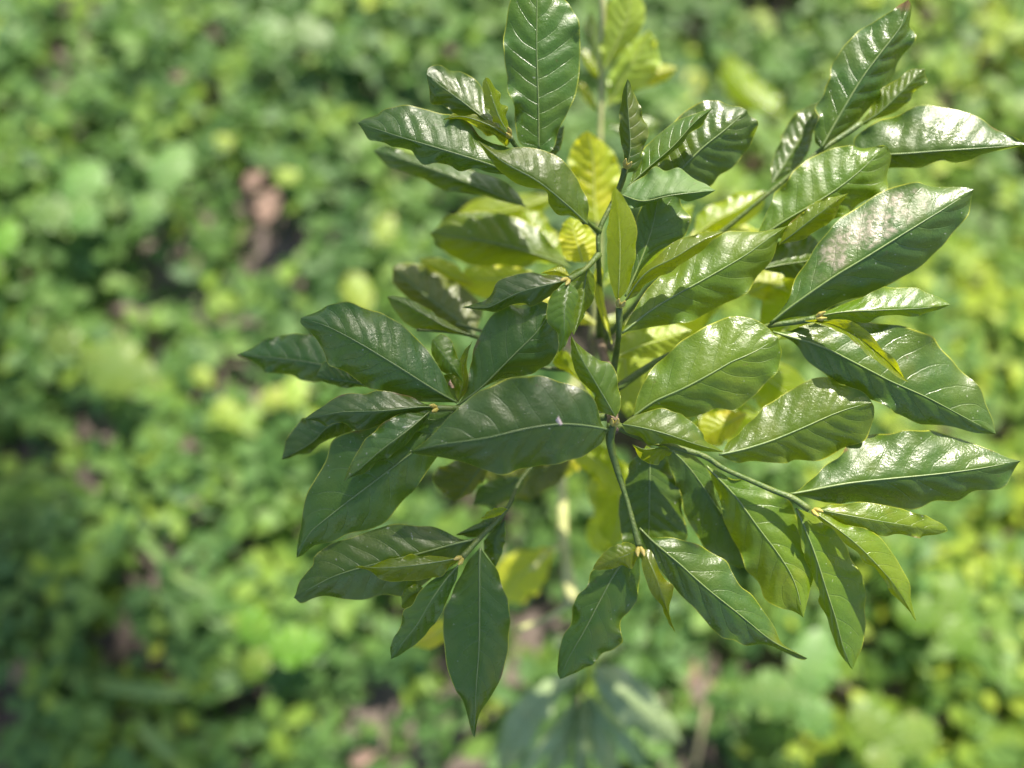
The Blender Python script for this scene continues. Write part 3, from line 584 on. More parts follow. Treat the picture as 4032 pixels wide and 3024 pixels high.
["mature",None,[[-146.0,-170.4,752.3],[-160.5,-163.4,759.8],[-187.4,-147.9,770.7],[-214.6,-132.3,776.0],[-233.3,-122.9,776.5],[-250.2,-117.0,774.8]],[[-149.9,-164.6,752.0],[-154.6,-153.6,754.9],[-161.1,-142.8,758.3],[-175.1,-125.8,764.0],[-184.3,-118.8,766.5],[-200.0,-110.9,769.6],[-216.6,-105.4,772.1],[-230.4,-107.6,772.7],[-244.0,-112.1,773.1]],[[-159.5,-169.4,750.0],[-180.2,-168.2,751.1],[-198.8,-161.6,753.9],[-212.8,-157.7,756.0],[-222.0,-151.5,758.4],[-231.1,-145.4,760.8],[-237.4,-135.7,764.3],[-242.7,-128.7,767.0],[-247.9,-122.7,769.8],[-250.8,-119.5,771.9]]],
["mature",None,[[-157.8,-174.6,756.4],[-166.7,-174.9,760.4],[-195.9,-179.0,767.2],[-223.4,-179.9,766.6],[-248.8,-183.7,759.5]],[[-166.2,-172.3,756.7],[-179.1,-167.2,759.8],[-192.8,-164.3,762.0],[-201.0,-164.5,762.6],[-206.5,-166.3,762.5],[-218.4,-166.0,762.9],[-229.6,-170.0,761.9],[-236.1,-174.9,760.6],[-243.5,-179.4,759.3]],[[-167.3,-176.6,754.6],[-188.5,-182.4,755.1],[-196.8,-185.7,755.0],[-206.9,-189.4,754.7],[-216.2,-189.5,755.1],[-223.5,-185.4,756.3],[-228.2,-185.0,756.5],[-234.6,-186.8,756.2],[-241.0,-184.2,757.1]]],
["mature",None,[[-164.1,-177.7,757.8],[-177.6,-191.7,765.3],[-194.9,-205.6,767.0],[-208.9,-216.8,762.2],[-220.4,-224.7,755.1]],[[-169.7,-179.1,757.6],[-181.3,-178.7,760.7],[-192.0,-184.6,761.9],[-200.9,-192.0,761.7],[-208.2,-200.1,760.5],[-214.6,-210.8,757.9],[-218.4,-218.8,755.6]],[[-166.1,-181.6,755.9],[-172.4,-190.1,755.9],[-180.4,-200.3,755.8],[-196.7,-211.4,755.4],[-207.6,-218.6,754.3],[-216.7,-221.8,753.9]]],
["mature",None,[[-147.3,-173.5,748.5],[-159.3,-189.8,748.5],[-182.3,-208.6,747.7],[-210.2,-229.6,743.6],[-231.1,-244.9,738.2],[-248.8,-259.4,731.8],[-256.7,-273.6,725.3]],[[-159.8,-171.2,746.8],[-183.6,-176.7,745.2],[-212.2,-186.0,743.1],[-232.1,-194.4,741.2],[-236.9,-207.3,738.2],[-245.5,-221.2,735.0],[-251.2,-235.2,731.8],[-254.0,-249.1,728.6],[-256.8,-263.0,725.7]],[[-155.4,-192.9,737.8],[-160.3,-204.9,733.9],[-167.1,-215.1,730.9],[-174.8,-223.5,728.5],[-181.6,-231.9,726.3],[-189.3,-241.2,724.1],[-197.0,-248.8,722.5],[-209.4,-254.9,721.4],[-222.8,-257.2,721.5],[-232.2,-261.9,721.2],[-246.2,-265.7,722.0],[-253.2,-272.2,722.6]]],
["mature",None,[[-212.6,-177.3,727.1],[-237.0,-181.2,726.8],[-252.2,-193.4,722.2],[-274.8,-204.3,714.7]],[[-243.5,-172.3,722.0],[-261.8,-176.9,719.5],[-270.9,-188.5,716.4],[-273.8,-197.2,714.6]],[[-224.8,-184.7,718.2],[-229.1,-188.4,716.0],[-237.4,-188.2,714.6],[-246.7,-191.9,712.7],[-254.7,-197.8,711.1],[-266.5,-201.8,711.1]]],
["mature",None,[[-231.0,-140.6,718.1],[-251.5,-134.4,718.4],[-283.1,-129.1,716.1],[-314.6,-125.2,711.4]],[[-237.3,-125.3,715.9],[-258.9,-111.1,714.7],[-271.7,-109.7,713.6],[-287.5,-111.4,712.1],[-301.0,-117.4,710.6]],[[-242.8,-142.9,710.1],[-259.5,-144.8,704.7],[-272.6,-140.2,703.2],[-291.7,-136.8,702.6],[-304.0,-129.9,705.1]]],
["mature",None,[[-203.6,-158.0,737.7],[-221.1,-152.8,739.0],[-235.9,-150.7,738.6],[-247.9,-148.5,737.8]],[[-222.0,-144.1,736.5],[-235.8,-137.4,737.6],[-242.6,-138.4,737.8]],[[-212.2,-155.2,734.4],[-227.3,-155.2,732.2],[-241.8,-151.6,733.9]]],
["mid",None,[[-138.4,-116.0,731.0],[-154.4,-111.2,732.6],[-174.5,-100.2,734.2],[-189.8,-91.8,734.2],[-200.1,-87.3,733.5]],[[-154.7,-106.2,729.8],[-169.9,-95.9,730.7],[-185.1,-87.9,732.0],[-195.2,-86.0,732.7]],[[-154.8,-113.0,726.2],[-175.3,-110.3,724.6],[-187.5,-104.8,725.6],[-195.5,-95.2,728.6]]],
["mid",None,[[-163.9,-125.6,753.3],[-158.8,-133.3,755.7],[-148.0,-148.0,755.9],[-141.5,-156.9,752.3]],[[-164.9,-133.2,751.9],[-160.9,-142.0,751.4],[-156.0,-148.8,751.1],[-148.3,-150.8,751.6]],[[-158.3,-121.7,753.4],[-150.5,-126.6,753.2],[-148.5,-133.4,752.5],[-143.7,-143.0,751.7],[-143.6,-149.8,751.3]]],
["young",None,[[-145.6,-168.5,745.5],[-142.8,-156.6,746.9],[-141.9,-142.4,749.3],[-136.1,-126.6,753.1]],[[-148.7,-158.9,744.0],[-146.9,-149.2,744.6],[-144.0,-136.0,747.7]],[[-138.7,-155.7,742.8],[-140.4,-141.3,745.1],[-138.7,-132.3,748.6]]],
["mid",None,[[-146.3,-168.0,741.5],[-148.0,-158.0,740.3],[-153.1,-145.2,740.6]],[[-153.1,-159.3,737.0],[-157.6,-149.4,737.5]],[[-139.6,-156.2,736.5],[-141.6,-147.3,737.1]]],
["olive",None,[[-137.7,-102.4,685.8],[-153.2,-88.7,687.2],[-171.7,-74.3,687.0],[-205.1,-44.9,683.7]],[[-132.7,-77.1,681.1],[-149.6,-59.2,680.0],[-175.9,-44.4,680.2],[-196.3,-39.1,681.7]],[[-158.6,-95.1,674.1],[-177.8,-81.4,670.8],[-192.1,-68.0,671.7],[-205.1,-55.5,675.5]]],
["mid",None,[[-61.9,-46.7,688.4],[-94.3,-38.6,699.5],[-130.5,-29.7,701.3],[-175.5,-17.8,690.0]],[[-80.4,-24.4,695.9],[-103.3,-9.7,700.4],[-130.7,-3.7,700.3],[-158.6,-5.6,695.9]],[[-84.5,-40.2,679.5],[-112.5,-40.8,676.0],[-140.7,-39.6,675.4],[-161.4,-31.7,678.3]]],
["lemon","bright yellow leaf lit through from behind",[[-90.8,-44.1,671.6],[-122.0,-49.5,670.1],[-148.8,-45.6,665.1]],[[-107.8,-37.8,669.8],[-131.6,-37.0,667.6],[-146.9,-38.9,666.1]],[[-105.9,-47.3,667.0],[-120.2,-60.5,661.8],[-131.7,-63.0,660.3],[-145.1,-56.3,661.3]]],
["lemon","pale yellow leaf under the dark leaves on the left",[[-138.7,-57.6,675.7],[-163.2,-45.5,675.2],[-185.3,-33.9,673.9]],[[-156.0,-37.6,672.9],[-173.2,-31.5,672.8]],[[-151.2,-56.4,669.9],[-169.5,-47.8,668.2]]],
["yellow","broad yellow leaf standing behind the lime green leaf",[[-37.6,0.1,668.5],[-39.9,21.9,677.2],[-41.6,46.3,690.3],[-47.2,65.3,704.0]],[[-51.8,10.5,668.7],[-59.8,32.8,676.5],[-61.1,49.0,685.4],[-56.0,62.0,695.7]],[[-25.6,11.0,667.6],[-17.1,33.9,674.4],[-18.5,48.2,681.2],[-31.9,61.0,692.0]]],
["yellow","yellow leaf beside the upper stem fork",[[-54.8,-55.6,720.2],[-58.4,-44.4,724.5],[-61.9,-33.7,727.6],[-64.5,-22.6,729.9]],[[-66.8,-52.1,718.5],[-72.5,-37.7,722.0],[-70.4,-27.3,725.9]],[[-46.7,-51.9,718.0],[-44.4,-35.3,720.8],[-51.9,-25.7,724.4]]],
["lime",None,[[-64.7,-37.4,664.9],[-78.9,-21.1,665.0],[-90.4,-3.7,665.6],[-98.1,13.7,666.5]],[[-83.6,-25.9,659.3],[-99.0,-11.3,659.1],[-104.9,3.2,661.8]],[[-64.2,-21.4,660.8],[-73.6,-0.3,660.3],[-85.3,13.3,662.9]]],
["lime",None,[[37.4,-22.2,694.1],[53.8,-10.6,697.4],[76.3,0.9,698.3],[96.4,15.6,697.7]],[[41.9,-2.9,693.6],[61.4,9.0,694.1],[78.3,15.7,695.2]],[[55.6,-16.3,688.9],[78.8,-9.7,687.6],[94.4,3.3,690.8]]],
["yellow",None,[[34.2,-18.2,679.6],[53.0,-12.6,677.9],[74.4,-9.0,675.5],[100.7,-8.5,671.6]],[[52.0,-1.5,675.3],[73.6,2.2,672.5]],[[54.6,-20.0,669.7],[78.8,-18.3,665.9]]],
["mature",None,[[73.2,-67.6,738.0],[90.2,-64.3,739.1],[107.8,-61.4,738.6],[122.8,-56.6,737.5]],[[82.8,-49.1,737.6],[97.5,-43.7,737.6],[113.8,-42.7,737.8]],[[87.5,-68.2,731.2],[102.7,-71.8,727.9],[117.9,-66.5,729.7]]],
["pale","pale yellow green leaf seen through the gap in the middle",[[-31.6,-125.9,704.0],[-12.9,-117.8,706.1],[8.1,-111.5,706.9],[28.3,-105.0,706.8]],[[-24.8,-109.4,703.5],[-6.6,-100.8,703.9],[14.4,-98.9,704.9]],[[-11.8,-124.3,698.1],[9.6,-122.9,697.0],[24.0,-112.1,701.3]]],
["pale",None,[[-19.9,-118.9,682.0],[-17.3,-141.5,673.8],[-16.7,-165.2,664.2]],[[-25.0,-130.1,672.9],[-24.6,-150.8,664.9]],[[1.0,-119.0,673.9],[-2.9,-136.6,666.9],[-9.6,-159.3,662.4]]],
["yellow","yellow leaf with a pinkish edge between the right branches",[[73.6,-164.2,681.8],[53.4,-174.5,679.3],[35.9,-182.4,674.6]],[[59.7,-161.4,678.8],[39.6,-166.4,676.3]],[[65.6,-178.9,673.0],[49.6,-188.2,670.1]]],
["lime",None,[[96.7,-108.0,694.8],[112.7,-88.5,696.6],[117.5,-70.2,699.3],[113.5,-57.3,701.4]],[[85.6,-96.1,692.3],[89.7,-74.2,694.6],[99.4,-60.5,697.8]],[[113.8,-104.3,689.8],[130.2,-84.3,690.9],[128.0,-66.5,695.3]]],
["yellow",None,[[74.8,-73.0,697.8],[88.0,-66.4,698.3],[105.9,-61.6,697.7],[124.1,-52.3,697.4]],[[81.7,-55.5,696.7],[98.7,-49.5,696.1]],[[90.7,-75.3,691.3],[110.1,-70.2,689.9]]],
["mid",None,[[32.8,-205.0,745.3],[46.7,-202.4,746.4],[68.0,-196.1,748.7],[88.4,-188.0,751.4],[111.4,-178.1,754.6],[125.1,-173.7,756.2],[135.2,-171.4,757.1]],[[36.3,-202.0,743.5],[39.5,-198.1,743.0],[48.7,-188.5,742.8],[63.6,-174.2,744.1],[71.3,-168.5,745.1],[82.8,-161.1,746.8],[96.7,-153.9,749.5],[110.3,-152.2,751.6],[121.7,-157.6,752.7],[132.3,-165.7,754.6]],[[43.8,-208.9,738.7],[64.0,-208.9,734.6],[83.8,-208.2,732.9],[97.4,-208.6,732.6],[107.8,-205.4,733.7],[117.0,-201.8,735.5],[132.9,-195.7,739.9],[138.2,-186.0,745.2],[139.5,-178.2,750.0],[137.9,-173.2,753.9]]],
["mature",None,[[81.4,-231.4,737.1],[89.6,-230.1,738.4],[116.7,-224.9,742.3],[143.9,-221.9,744.9],[180.6,-218.4,746.9],[208.5,-214.8,747.8],[236.0,-209.7,748.3]],[[93.2,-226.5,734.4],[101.4,-217.1,735.1],[111.3,-208.6,736.1],[121.1,-201.1,737.3],[135.6,-193.6,738.7],[149.9,-188.9,739.9],[168.6,-187.4,740.9],[187.0,-189.3,741.8],[204.9,-195.1,742.4],[222.0,-202.9,743.7],[230.1,-207.4,744.9]],[[91.6,-232.0,732.3],[107.1,-235.0,728.6],[127.2,-236.7,726.1],[151.7,-238.0,724.6],[170.9,-240.4,724.3],[185.8,-235.3,726.3],[202.1,-235.9,727.9],[211.7,-229.5,731.1],[224.3,-226.5,734.5],[231.8,-218.5,739.5],[235.1,-214.2,742.8]]],
["young",None,[[97.0,-241.5,741.0],[113.6,-245.4,744.8],[135.6,-249.6,746.3],[159.4,-253.1,743.9],[186.5,-255.6,737.7]],[[106.2,-239.2,741.8],[119.6,-237.5,743.5],[133.2,-237.6,744.2],[151.8,-241.2,743.4],[166.2,-244.8,741.7],[178.9,-249.2,739.5],[184.8,-252.8,738.1]],[[104.6,-246.5,739.3],[115.5,-251.0,739.0],[129.2,-257.0,738.3],[143.1,-259.2,737.9],[150.7,-258.3,738.0],[162.0,-259.7,737.2],[176.5,-259.2,736.5],[184.1,-256.9,736.7]]],
["young",None,[[95.1,-242.8,740.7],[108.6,-254.0,743.7],[121.1,-264.9,744.5],[134.1,-278.3,742.9],[148.3,-294.3,738.3],[162.4,-315.2,729.1]],[[101.3,-250.2,739.8],[108.2,-255.7,740.0],[115.8,-264.7,739.5],[122.8,-270.2,739.2],[127.2,-276.5,738.3],[134.4,-280.1,737.8],[145.5,-296.3,734.1],[157.9,-308.9,730.3]],[[106.2,-246.5,740.1],[119.5,-252.0,740.5],[137.3,-258.4,740.6],[146.2,-270.2,738.7],[153.5,-281.0,736.5],[158.1,-291.8,733.9],[160.1,-302.6,731.2]]],
["mid",None,[[85.8,-240.7,736.0],[90.0,-250.8,735.0],[98.0,-271.9,731.4],[105.7,-294.8,725.5],[113.2,-315.0,718.7],[119.2,-332.8,711.5],[127.4,-349.3,703.8]],[[87.5,-250.7,731.6],[90.7,-264.5,727.5],[94.7,-275.6,724.3],[99.8,-290.4,719.9],[104.9,-304.3,715.8],[111.0,-320.1,711.1],[118.2,-337.0,706.0],[125.0,-347.3,703.4]],[[98.8,-244.1,730.7],[111.1,-253.3,726.3],[121.3,-262.5,722.7],[128.4,-271.8,719.6],[134.6,-287.7,714.8],[137.8,-301.8,711.0],[138.8,-315.8,707.5],[136.8,-328.0,704.9],[133.7,-337.3,703.2],[129.9,-345.6,702.4]]],
["mid","bright leaf half in sun below the right branch",[[27.0,-211.3,731.5],[34.0,-218.8,730.2],[45.3,-230.2,728.5],[63.8,-255.5,725.0],[77.3,-274.1,723.0],[86.0,-290.7,721.3],[90.6,-313.6,719.2]],[[31.5,-216.4,725.5],[36.5,-229.3,718.5],[41.9,-243.4,713.0],[49.0,-262.5,707.9],[58.3,-279.8,705.6],[66.2,-293.0,705.6],[69.2,-302.4,706.3],[79.2,-307.3,709.7],[85.6,-309.4,712.9]],[[46.2,-218.6,727.9],[56.9,-220.5,727.3],[70.4,-225.2,726.4],[79.9,-229.0,725.8],[89.2,-244.1,723.4],[93.5,-258.2,721.5],[93.1,-267.5,720.4],[97.4,-276.9,719.6],[99.7,-286.2,719.0],[97.1,-295.4,718.5],[94.0,-304.5,718.4]]],
["young",None,[[0.1,-204.1,749.6],[-9.5,-202.3,756.1],[-21.1,-203.6,758.9],[-28.3,-200.1,758.7]],[[-5.2,-200.4,753.2],[-13.1,-201.6,755.8],[-22.6,-202.1,757.5]],[[-2.1,-206.5,745.9],[-6.7,-209.1,744.8],[-14.4,-211.5,745.2],[-21.3,-208.2,748.2]]],
["mature",None,[[-9.8,-198.4,722.2],[-10.4,-224.3,716.7],[-10.6,-252.9,708.5],[-11.1,-277.9,699.7]],[[-20.1,-202.7,717.7],[-27.6,-221.7,710.8],[-31.5,-235.2,706.7],[-30.4,-252.7,702.2],[-27.5,-267.2,699.2]],[[0.9,-204.5,716.2],[11.5,-223.5,708.5],[15.8,-242.8,702.6],[17.8,-260.4,698.5],[6.6,-272.1,696.8]]],
["mature",None,[[-0.2,-195.4,729.0],[16.8,-211.3,723.4],[34.4,-233.8,714.1],[50.8,-257.6,702.7],[61.7,-280.3,690.9]],[[2.9,-207.0,720.4],[10.9,-225.7,710.8],[16.7,-242.9,703.2],[25.2,-256.4,697.6],[32.6,-267.1,693.6],[48.0,-276.9,690.1],[58.1,-280.1,689.6]],[[28.5,-206.5,716.2],[39.8,-231.1,705.1],[49.7,-252.4,697.1],[59.1,-272.0,691.2]]],
["mature",None,[[-21.3,-253.9,732.0],[-12.2,-263.1,731.7],[4.2,-276.9,730.9],[22.5,-293.2,728.7],[45.8,-311.4,724.8],[69.6,-329.7,719.1],[93.0,-340.5,714.0]],[[-13.5,-259.8,728.8],[0.8,-259.8,728.4],[15.1,-263.0,727.5],[24.5,-268.6,726.2],[38.7,-275.0,724.8],[42.5,-282.4,723.2],[48.1,-292.6,721.0],[57.5,-299.9,719.5],[65.0,-310.1,717.5],[71.5,-320.2,715.5],[76.1,-330.3,713.6],[85.3,-336.6,712.9]],[[-18.0,-263.9,726.8],[-10.3,-276.9,722.7],[1.3,-290.8,718.9],[8.9,-300.1,716.6],[17.5,-307.5,714.9],[25.1,-315.8,713.0],[29.8,-322.3,711.7],[36.4,-327.8,710.6],[43.9,-327.8,710.9],[53.3,-332.4,710.3],[67.3,-332.8,711.0],[81.1,-337.7,711.2],[90.8,-341.2,712.2]]],
["mature",None,[[-20.7,-267.6,724.7],[-35.2,-280.6,723.5],[-46.7,-299.9,720.2],[-58.0,-321.1,715.2],[-70.2,-342.4,708.8],[-75.4,-355.2,704.4]],[[-40.0,-277.8,717.5],[-52.4,-282.5,715.5],[-56.2,-290.9,713.1],[-64.9,-303.1,710.1],[-66.8,-314.4,707.7],[-73.6,-328.3,705.3],[-76.5,-342.2,703.5],[-77.1,-351.3,703.1]],[[-20.1,-276.9,718.7],[-19.3,-289.0,714.0],[-20.6,-297.5,711.2],[-24.3,-306.9,708.4],[-32.0,-319.2,705.1],[-32.9,-331.4,702.4],[-38.8,-337.9,701.2],[-50.4,-342.5,701.0],[-62.1,-351.6,700.7]]],
["young",None,[[-22.3,-266.9,735.1],[-29.4,-271.0,737.7],[-42.5,-275.9,737.9],[-54.1,-281.4,731.8]],[[-25.1,-265.9,735.3],[-29.9,-263.7,736.6],[-38.4,-265.1,737.0],[-45.8,-269.6,735.9],[-51.3,-275.9,733.5]],[[-23.7,-275.0,733.2],[-28.0,-280.5,732.4],[-34.5,-278.7,732.9],[-42.0,-281.4,732.0],[-49.3,-281.4,731.4]]],
["young",None,[[-20.5,-267.8,734.9],[-16.1,-277.7,739.5],[-11.9,-288.5,739.3],[-5.3,-304.9,729.6],[5.1,-324.1,706.5]],[[-21.4,-276.9,735.7],[-18.5,-288.6,734.8],[-14.5,-297.6,731.3],[-7.3,-305.1,725.7],[-0.9,-317.6,714.1]],[[-15.0,-268.7,735.6],[-10.8,-278.7,735.5],[-5.2,-287.7,733.3],[-0.4,-291.3,731.4],[0.1,-297.8,728.0],[-1.2,-309.0,719.8],[3.0,-320.7,709.3]]],
["mature",None,[[-133.4,-261.0,721.1],[-145.8,-263.8,722.3],[-174.1,-271.3,723.7],[-202.4,-277.8,723.4],[-231.0,-286.1,721.0],[-259.7,-300.6,715.0]],[[-143.2,-260.9,718.8],[-155.8,-255.3,719.3],[-170.3,-251.9,719.7],[-189.6,-250.5,720.0],[-202.1,-253.4,719.4],[-213.7,-257.1,718.8],[-230.9,-262.8,718.1],[-241.4,-267.5,717.5],[-246.6,-272.2,716.9],[-247.0,-277.8,715.9],[-251.6,-283.4,715.2],[-257.1,-290.9,714.5]],[[-136.5,-267.5,716.0],[-156.1,-281.6,709.6],[-170.7,-292.1,706.3],[-185.4,-299.7,704.4],[-199.9,-299.6,704.7],[-214.3,-302.0,705.0],[-233.3,-301.4,707.0],[-247.3,-300.8,709.3],[-255.4,-303.3,710.9]]],
["young",None,[[-143.9,-274.1,733.4],[-149.4,-275.0,735.1],[-172.0,-278.6,739.7],[-194.6,-280.4,741.2],[-213.2,-279.5,740.4]],[[-158.8,-272.8,733.8],[-177.2,-272.3,735.9],[-186.4,-273.7,736.7],[-195.5,-275.9,737.3],[-200.9,-278.2,737.6],[-207.2,-279.1,738.3]],[[-149.7,-279.6,729.9],[-159.1,-286.0,728.3],[-173.0,-288.7,728.5],[-180.4,-288.7,729.3],[-191.4,-289.6,730.6],[-202.2,-284.1,734.1],[-207.4,-281.4,736.4]]],
["mature",None,[[-145.2,-278.7,727.2],[-152.5,-286.9,728.8],[-163.3,-302.2,728.6],[-172.6,-317.6,725.2],[-184.2,-331.5,719.3],[-191.2,-341.0,713.9]],[[-154.8,-283.3,724.6],[-166.1,-290.7,723.1],[-172.7,-297.1,721.8],[-177.4,-305.4,720.0],[-183.0,-309.0,719.2],[-184.9,-318.2,717.2],[-190.5,-329.3,714.7],[-192.4,-336.6,713.4]],[[-146.3,-286.1,722.8],[-150.2,-295.3,720.0],[-154.0,-304.6,717.7],[-160.6,-315.7,715.1],[-165.3,-323.0,713.6],[-173.8,-330.4,712.3],[-181.3,-335.9,711.7],[-187.8,-340.3,711.8]]],
["young",None,[[-168.8,-296.5,713.9],[-177.4,-298.3,713.6],[-185.9,-306.9,709.5]],[[-173.8,-291.7,713.4],[-184.5,-296.6,711.3]],[[-175.1,-303.2,708.0],[-182.8,-308.9,706.8]]],
["mature",None,[[-130.5,-266.9,726.9],[-130.9,-279.8,725.4],[-130.8,-307.2,721.4],[-131.1,-334.6,716.6],[-133.1,-361.9,710.7],[-134.1,-393.1,702.9]],[[-137.3,-274.2,722.4],[-145.9,-287.3,718.1],[-151.7,-300.3,714.6],[-156.5,-317.0,710.7],[-156.0,-331.0,707.8],[-153.5,-346.7,705.1],[-147.7,-361.3,703.1],[-142.9,-370.4,702.1],[-139.0,-381.1,701.4],[-135.8,-390.8,701.6]],[[-125.9,-273.3,721.9],[-118.3,-282.6,717.8],[-113.5,-296.7,713.2],[-110.7,-312.6,708.9],[-110.2,-331.3,704.9],[-113.5,-345.2,702.4],[-118.3,-359.0,700.7],[-124.9,-370.7,699.9],[-132.4,-382.3,700.1]]],
["mature",None,[[-112.9,-243.6,715.8],[-129.0,-252.2,713.9],[-148.6,-257.6,710.6]],[[-118.3,-243.5,714.0],[-134.0,-250.1,710.7]],[[-120.3,-253.0,709.9],[-134.1,-259.2,707.5]]],
["mature",None,[[-113.4,-247.3,712.9],[-121.2,-262.6,709.4],[-120.3,-280.3,703.3]],[[-122.2,-253.9,708.7],[-129.2,-265.4,705.1]],[[-113.4,-258.6,706.3],[-115.9,-270.2,703.0]]],
["lime",None,[[-111.8,-240.5,726.8],[-120.9,-243.3,726.1],[-130.6,-247.3,727.3]],[[-116.2,-239.2,725.1],[-123.9,-241.3,724.5]],[[-117.1,-244.5,722.9],[-125.8,-247.1,723.7]]],
["olive",None,[[-126.1,-198.9,689.2],[-138.7,-214.9,683.6],[-152.6,-231.7,675.5]],[[-149.4,-200.3,683.6],[-169.5,-211.3,679.0],[-162.2,-224.6,675.6]],[[-128.5,-213.4,679.0],[-142.2,-226.6,674.0]]],
["mature",None,[[-98.8,-211.5,670.9],[-118.1,-222.6,665.3],[-139.7,-232.9,660.8]],[[-113.8,-211.9,664.8],[-134.4,-219.0,661.0]],[[-102.0,-222.3,662.1],[-120.4,-233.7,656.2]]],
["lemon","yellow leaf on the low tan branch",[[-64.8,-264.0,489.5],[-86.5,-278.6,483.1],[-107.0,-297.4,472.9],[-118.1,-316.6,461.9]],[[-86.3,-263.8,480.8],[-114.0,-270.5,473.5],[-125.1,-284.1,468.2]],[[-69.7,-278.6,476.1],[-75.0,-296.2,466.3],[-93.0,-315.4,458.1]]],
["yellow",None,[[-158.6,-327.1,587.8],[-177.8,-337.8,579.8],[-194.9,-346.3,573.1]],[[-173.3,-325.3,580.8],[-187.9,-332.5,575.4]],[[-167.6,-344.0,573.9],[-183.3,-350.0,569.8]]],
["lime",None,[[-62.9,-179.0,642.5],[-43.3,-191.8,636.2],[-26.7,-204.5,628.0],[-16.6,-220.7,617.5]],[[-53.5,-178.4,638.7],[-26.5,-185.3,630.4],[-14.5,-201.6,622.9]],[[-58.9,-191.3,632.4],[-42.3,-207.3,622.3],[-28.1,-219.5,616.7]]],
["lime",None,[[-18.8,-229.4,559.0],[-25.9,-246.4,550.6],[-34.9,-265.9,535.2]],[[-28.3,-229.1,553.5],[-40.2,-248.5,541.5]],[[-10.0,-246.2,545.3],[-22.0,-268.4,533.9]]],
["yellow",None,[[-82.8,-205.7,595.3],[-68.4,-194.0,598.1],[-48.7,-188.6,594.1]],[[-82.6,-193.5,594.0],[-65.6,-182.5,594.1]],[[-68.0,-205.0,588.9],[-49.6,-196.5,589.3]]],
["pale",None,[[-38.5,-199.9,586.4],[-28.1,-213.7,578.1],[-22.6,-230.1,569.1]],[[-41.3,-213.3,574.4],[-34.7,-230.0,567.0]],[[-20.0,-202.3,574.7],[-15.9,-218.9,568.0]]],
["pale","pale green leaf high on the blurred top branch",[[-26.0,150.0,662.0],[-17.2,165.0,676.3],[-8.5,183.2,689.9],[-6.3,199.8,699.2]],[[-29.7,166.3,666.7],[-28.9,186.9,678.0],[-22.8,201.3,689.0]],[[-13.6,163.6,664.1],[3.0,178.0,672.9],[8.1,189.9,681.5],[5.0,200.0,690.6]]],
["pale",None,[[-21.5,129.5,636.8],[-8.8,149.9,648.7],[3.7,168.0,659.6],[13.9,185.9,670.3]],[[-21.3,150.1,639.8],[-14.3,167.6,647.1],[-0.7,181.3,657.6]],[[-2.0,143.0,636.2],[16.7,152.9,640.8],[26.3,166.4,648.8],[21.8,180.0,659.4]]],
["yellow","yellow leaf pointing right off the top branch",[[-2.0,145.7,637.4],[18.8,157.9,642.2],[43.7,164.8,645.9]],[[15.4,169.0,640.1],[30.9,170.9,642.6]],[[19.9,153.4,634.9],[35.4,158.3,638.2]]],
["yellow",None,[[-28.8,126.5,636.0],[-39.4,140.9,639.3],[-49.5,156.2,637.8]],[[-33.8,141.6,636.5],[-42.1,153.0,637.2]],[[-37.0,133.4,634.4],[-45.2,144.9,635.0]]],
["lime",None,[[-27.8,155.2,642.7],[-36.2,168.5,645.9],[-45.3,186.2,644.7]],[[-30.6,170.4,643.2],[-38.9,184.1,644.3]],[[-34.8,162.3,641.1],[-42.1,173.8,641.8]]],
["mature",None,[[-26.2,165.5,639.9],[-34.0,183.6,648.2],[-36.7,212.3,661.0]],[[-33.6,178.1,642.5],[-42.5,201.0,652.4]],[[-26.1,186.6,644.2],[-29.8,205.9,653.8]]],
["lime","yellow green leaf far below between the top branch and the right leaves",[[267.1,335.8,299.5],[235.8,359.8,301.6],[210.8,386.9,304.7],[197.2,427.2,310.4]],[[226.9,348.6,290.9],[200.1,369.6,292.3],[188.7,400.0,299.1]],[[272.4,365.7,295.4],[246.7,390.1,294.8],[222.1,415.8,300.5]]],
["mid",None,[[-18.7,115.9,628.5],[0.2,110.2,628.1],[32.0,125.6,620.5]],[[-1.3,120.7,626.3],[16.4,128.0,624.3]],[[3.3,105.2,620.6],[21.0,112.1,619.1]]],
["yellow","yellow leaf behind the crinkled leaf in the middle",[[-37.6,-83.4,654.3],[-66.5,-67.8,656.3],[-91.5,-63.3,655.1],[-110.9,-64.5,652.5]],[[-68.0,-54.5,653.3],[-95.3,-50.4,653.3]],[[-67.9,-80.7,646.1],[-95.3,-76.6,645.8]]],
["lime",None,[[-32.6,-49.8,651.8],[-5.3,-27.1,657.6],[22.5,-3.5,661.2],[46.9,21.2,663.1]],[[-12.3,-13.5,655.1],[19.6,16.1,660.3]],[[7.7,-35.9,648.3],[39.7,-0.7,655.0]]],
["lime",None,[[-37.6,-79.6,655.2],[-2.8,-83.1,653.5],[32.6,-78.5,651.9],[68.7,-65.7,650.2]],[[-1.9,-66.3,651.9],[37.7,-57.8,651.0]],[[2.3,-98.0,642.6],[41.9,-93.6,641.2]]],
["pale",None,[[-28.7,-103.2,639.5],[2.8,-118.3,635.0],[26.9,-140.6,627.0],[43.7,-166.8,616.6]],[[-4.2,-128.5,627.0],[12.1,-155.1,618.4]],[[16.0,-108.8,629.6],[44.3,-135.4,621.2]]],
["lime",None,[[48.6,-116.0,657.1],[87.5,-122.7,652.5],[119.7,-140.2,643.6],[145.7,-169.0,629.4]],[[81.5,-136.3,643.8],[110.0,-158.0,633.9]],[[97.4,-109.7,648.3],[137.8,-127.4,639.3]]],
["lime",None,[[-38.3,-176.6,602.0],[-18.0,-204.1,594.9],[-13.5,-235.4,584.3],[-20.9,-267.0,570.9]],[[-33.6,-207.5,588.7],[-35.3,-239.1,578.0]],[[3.4,-203.3,587.3],[8.0,-239.0,576.3]]],
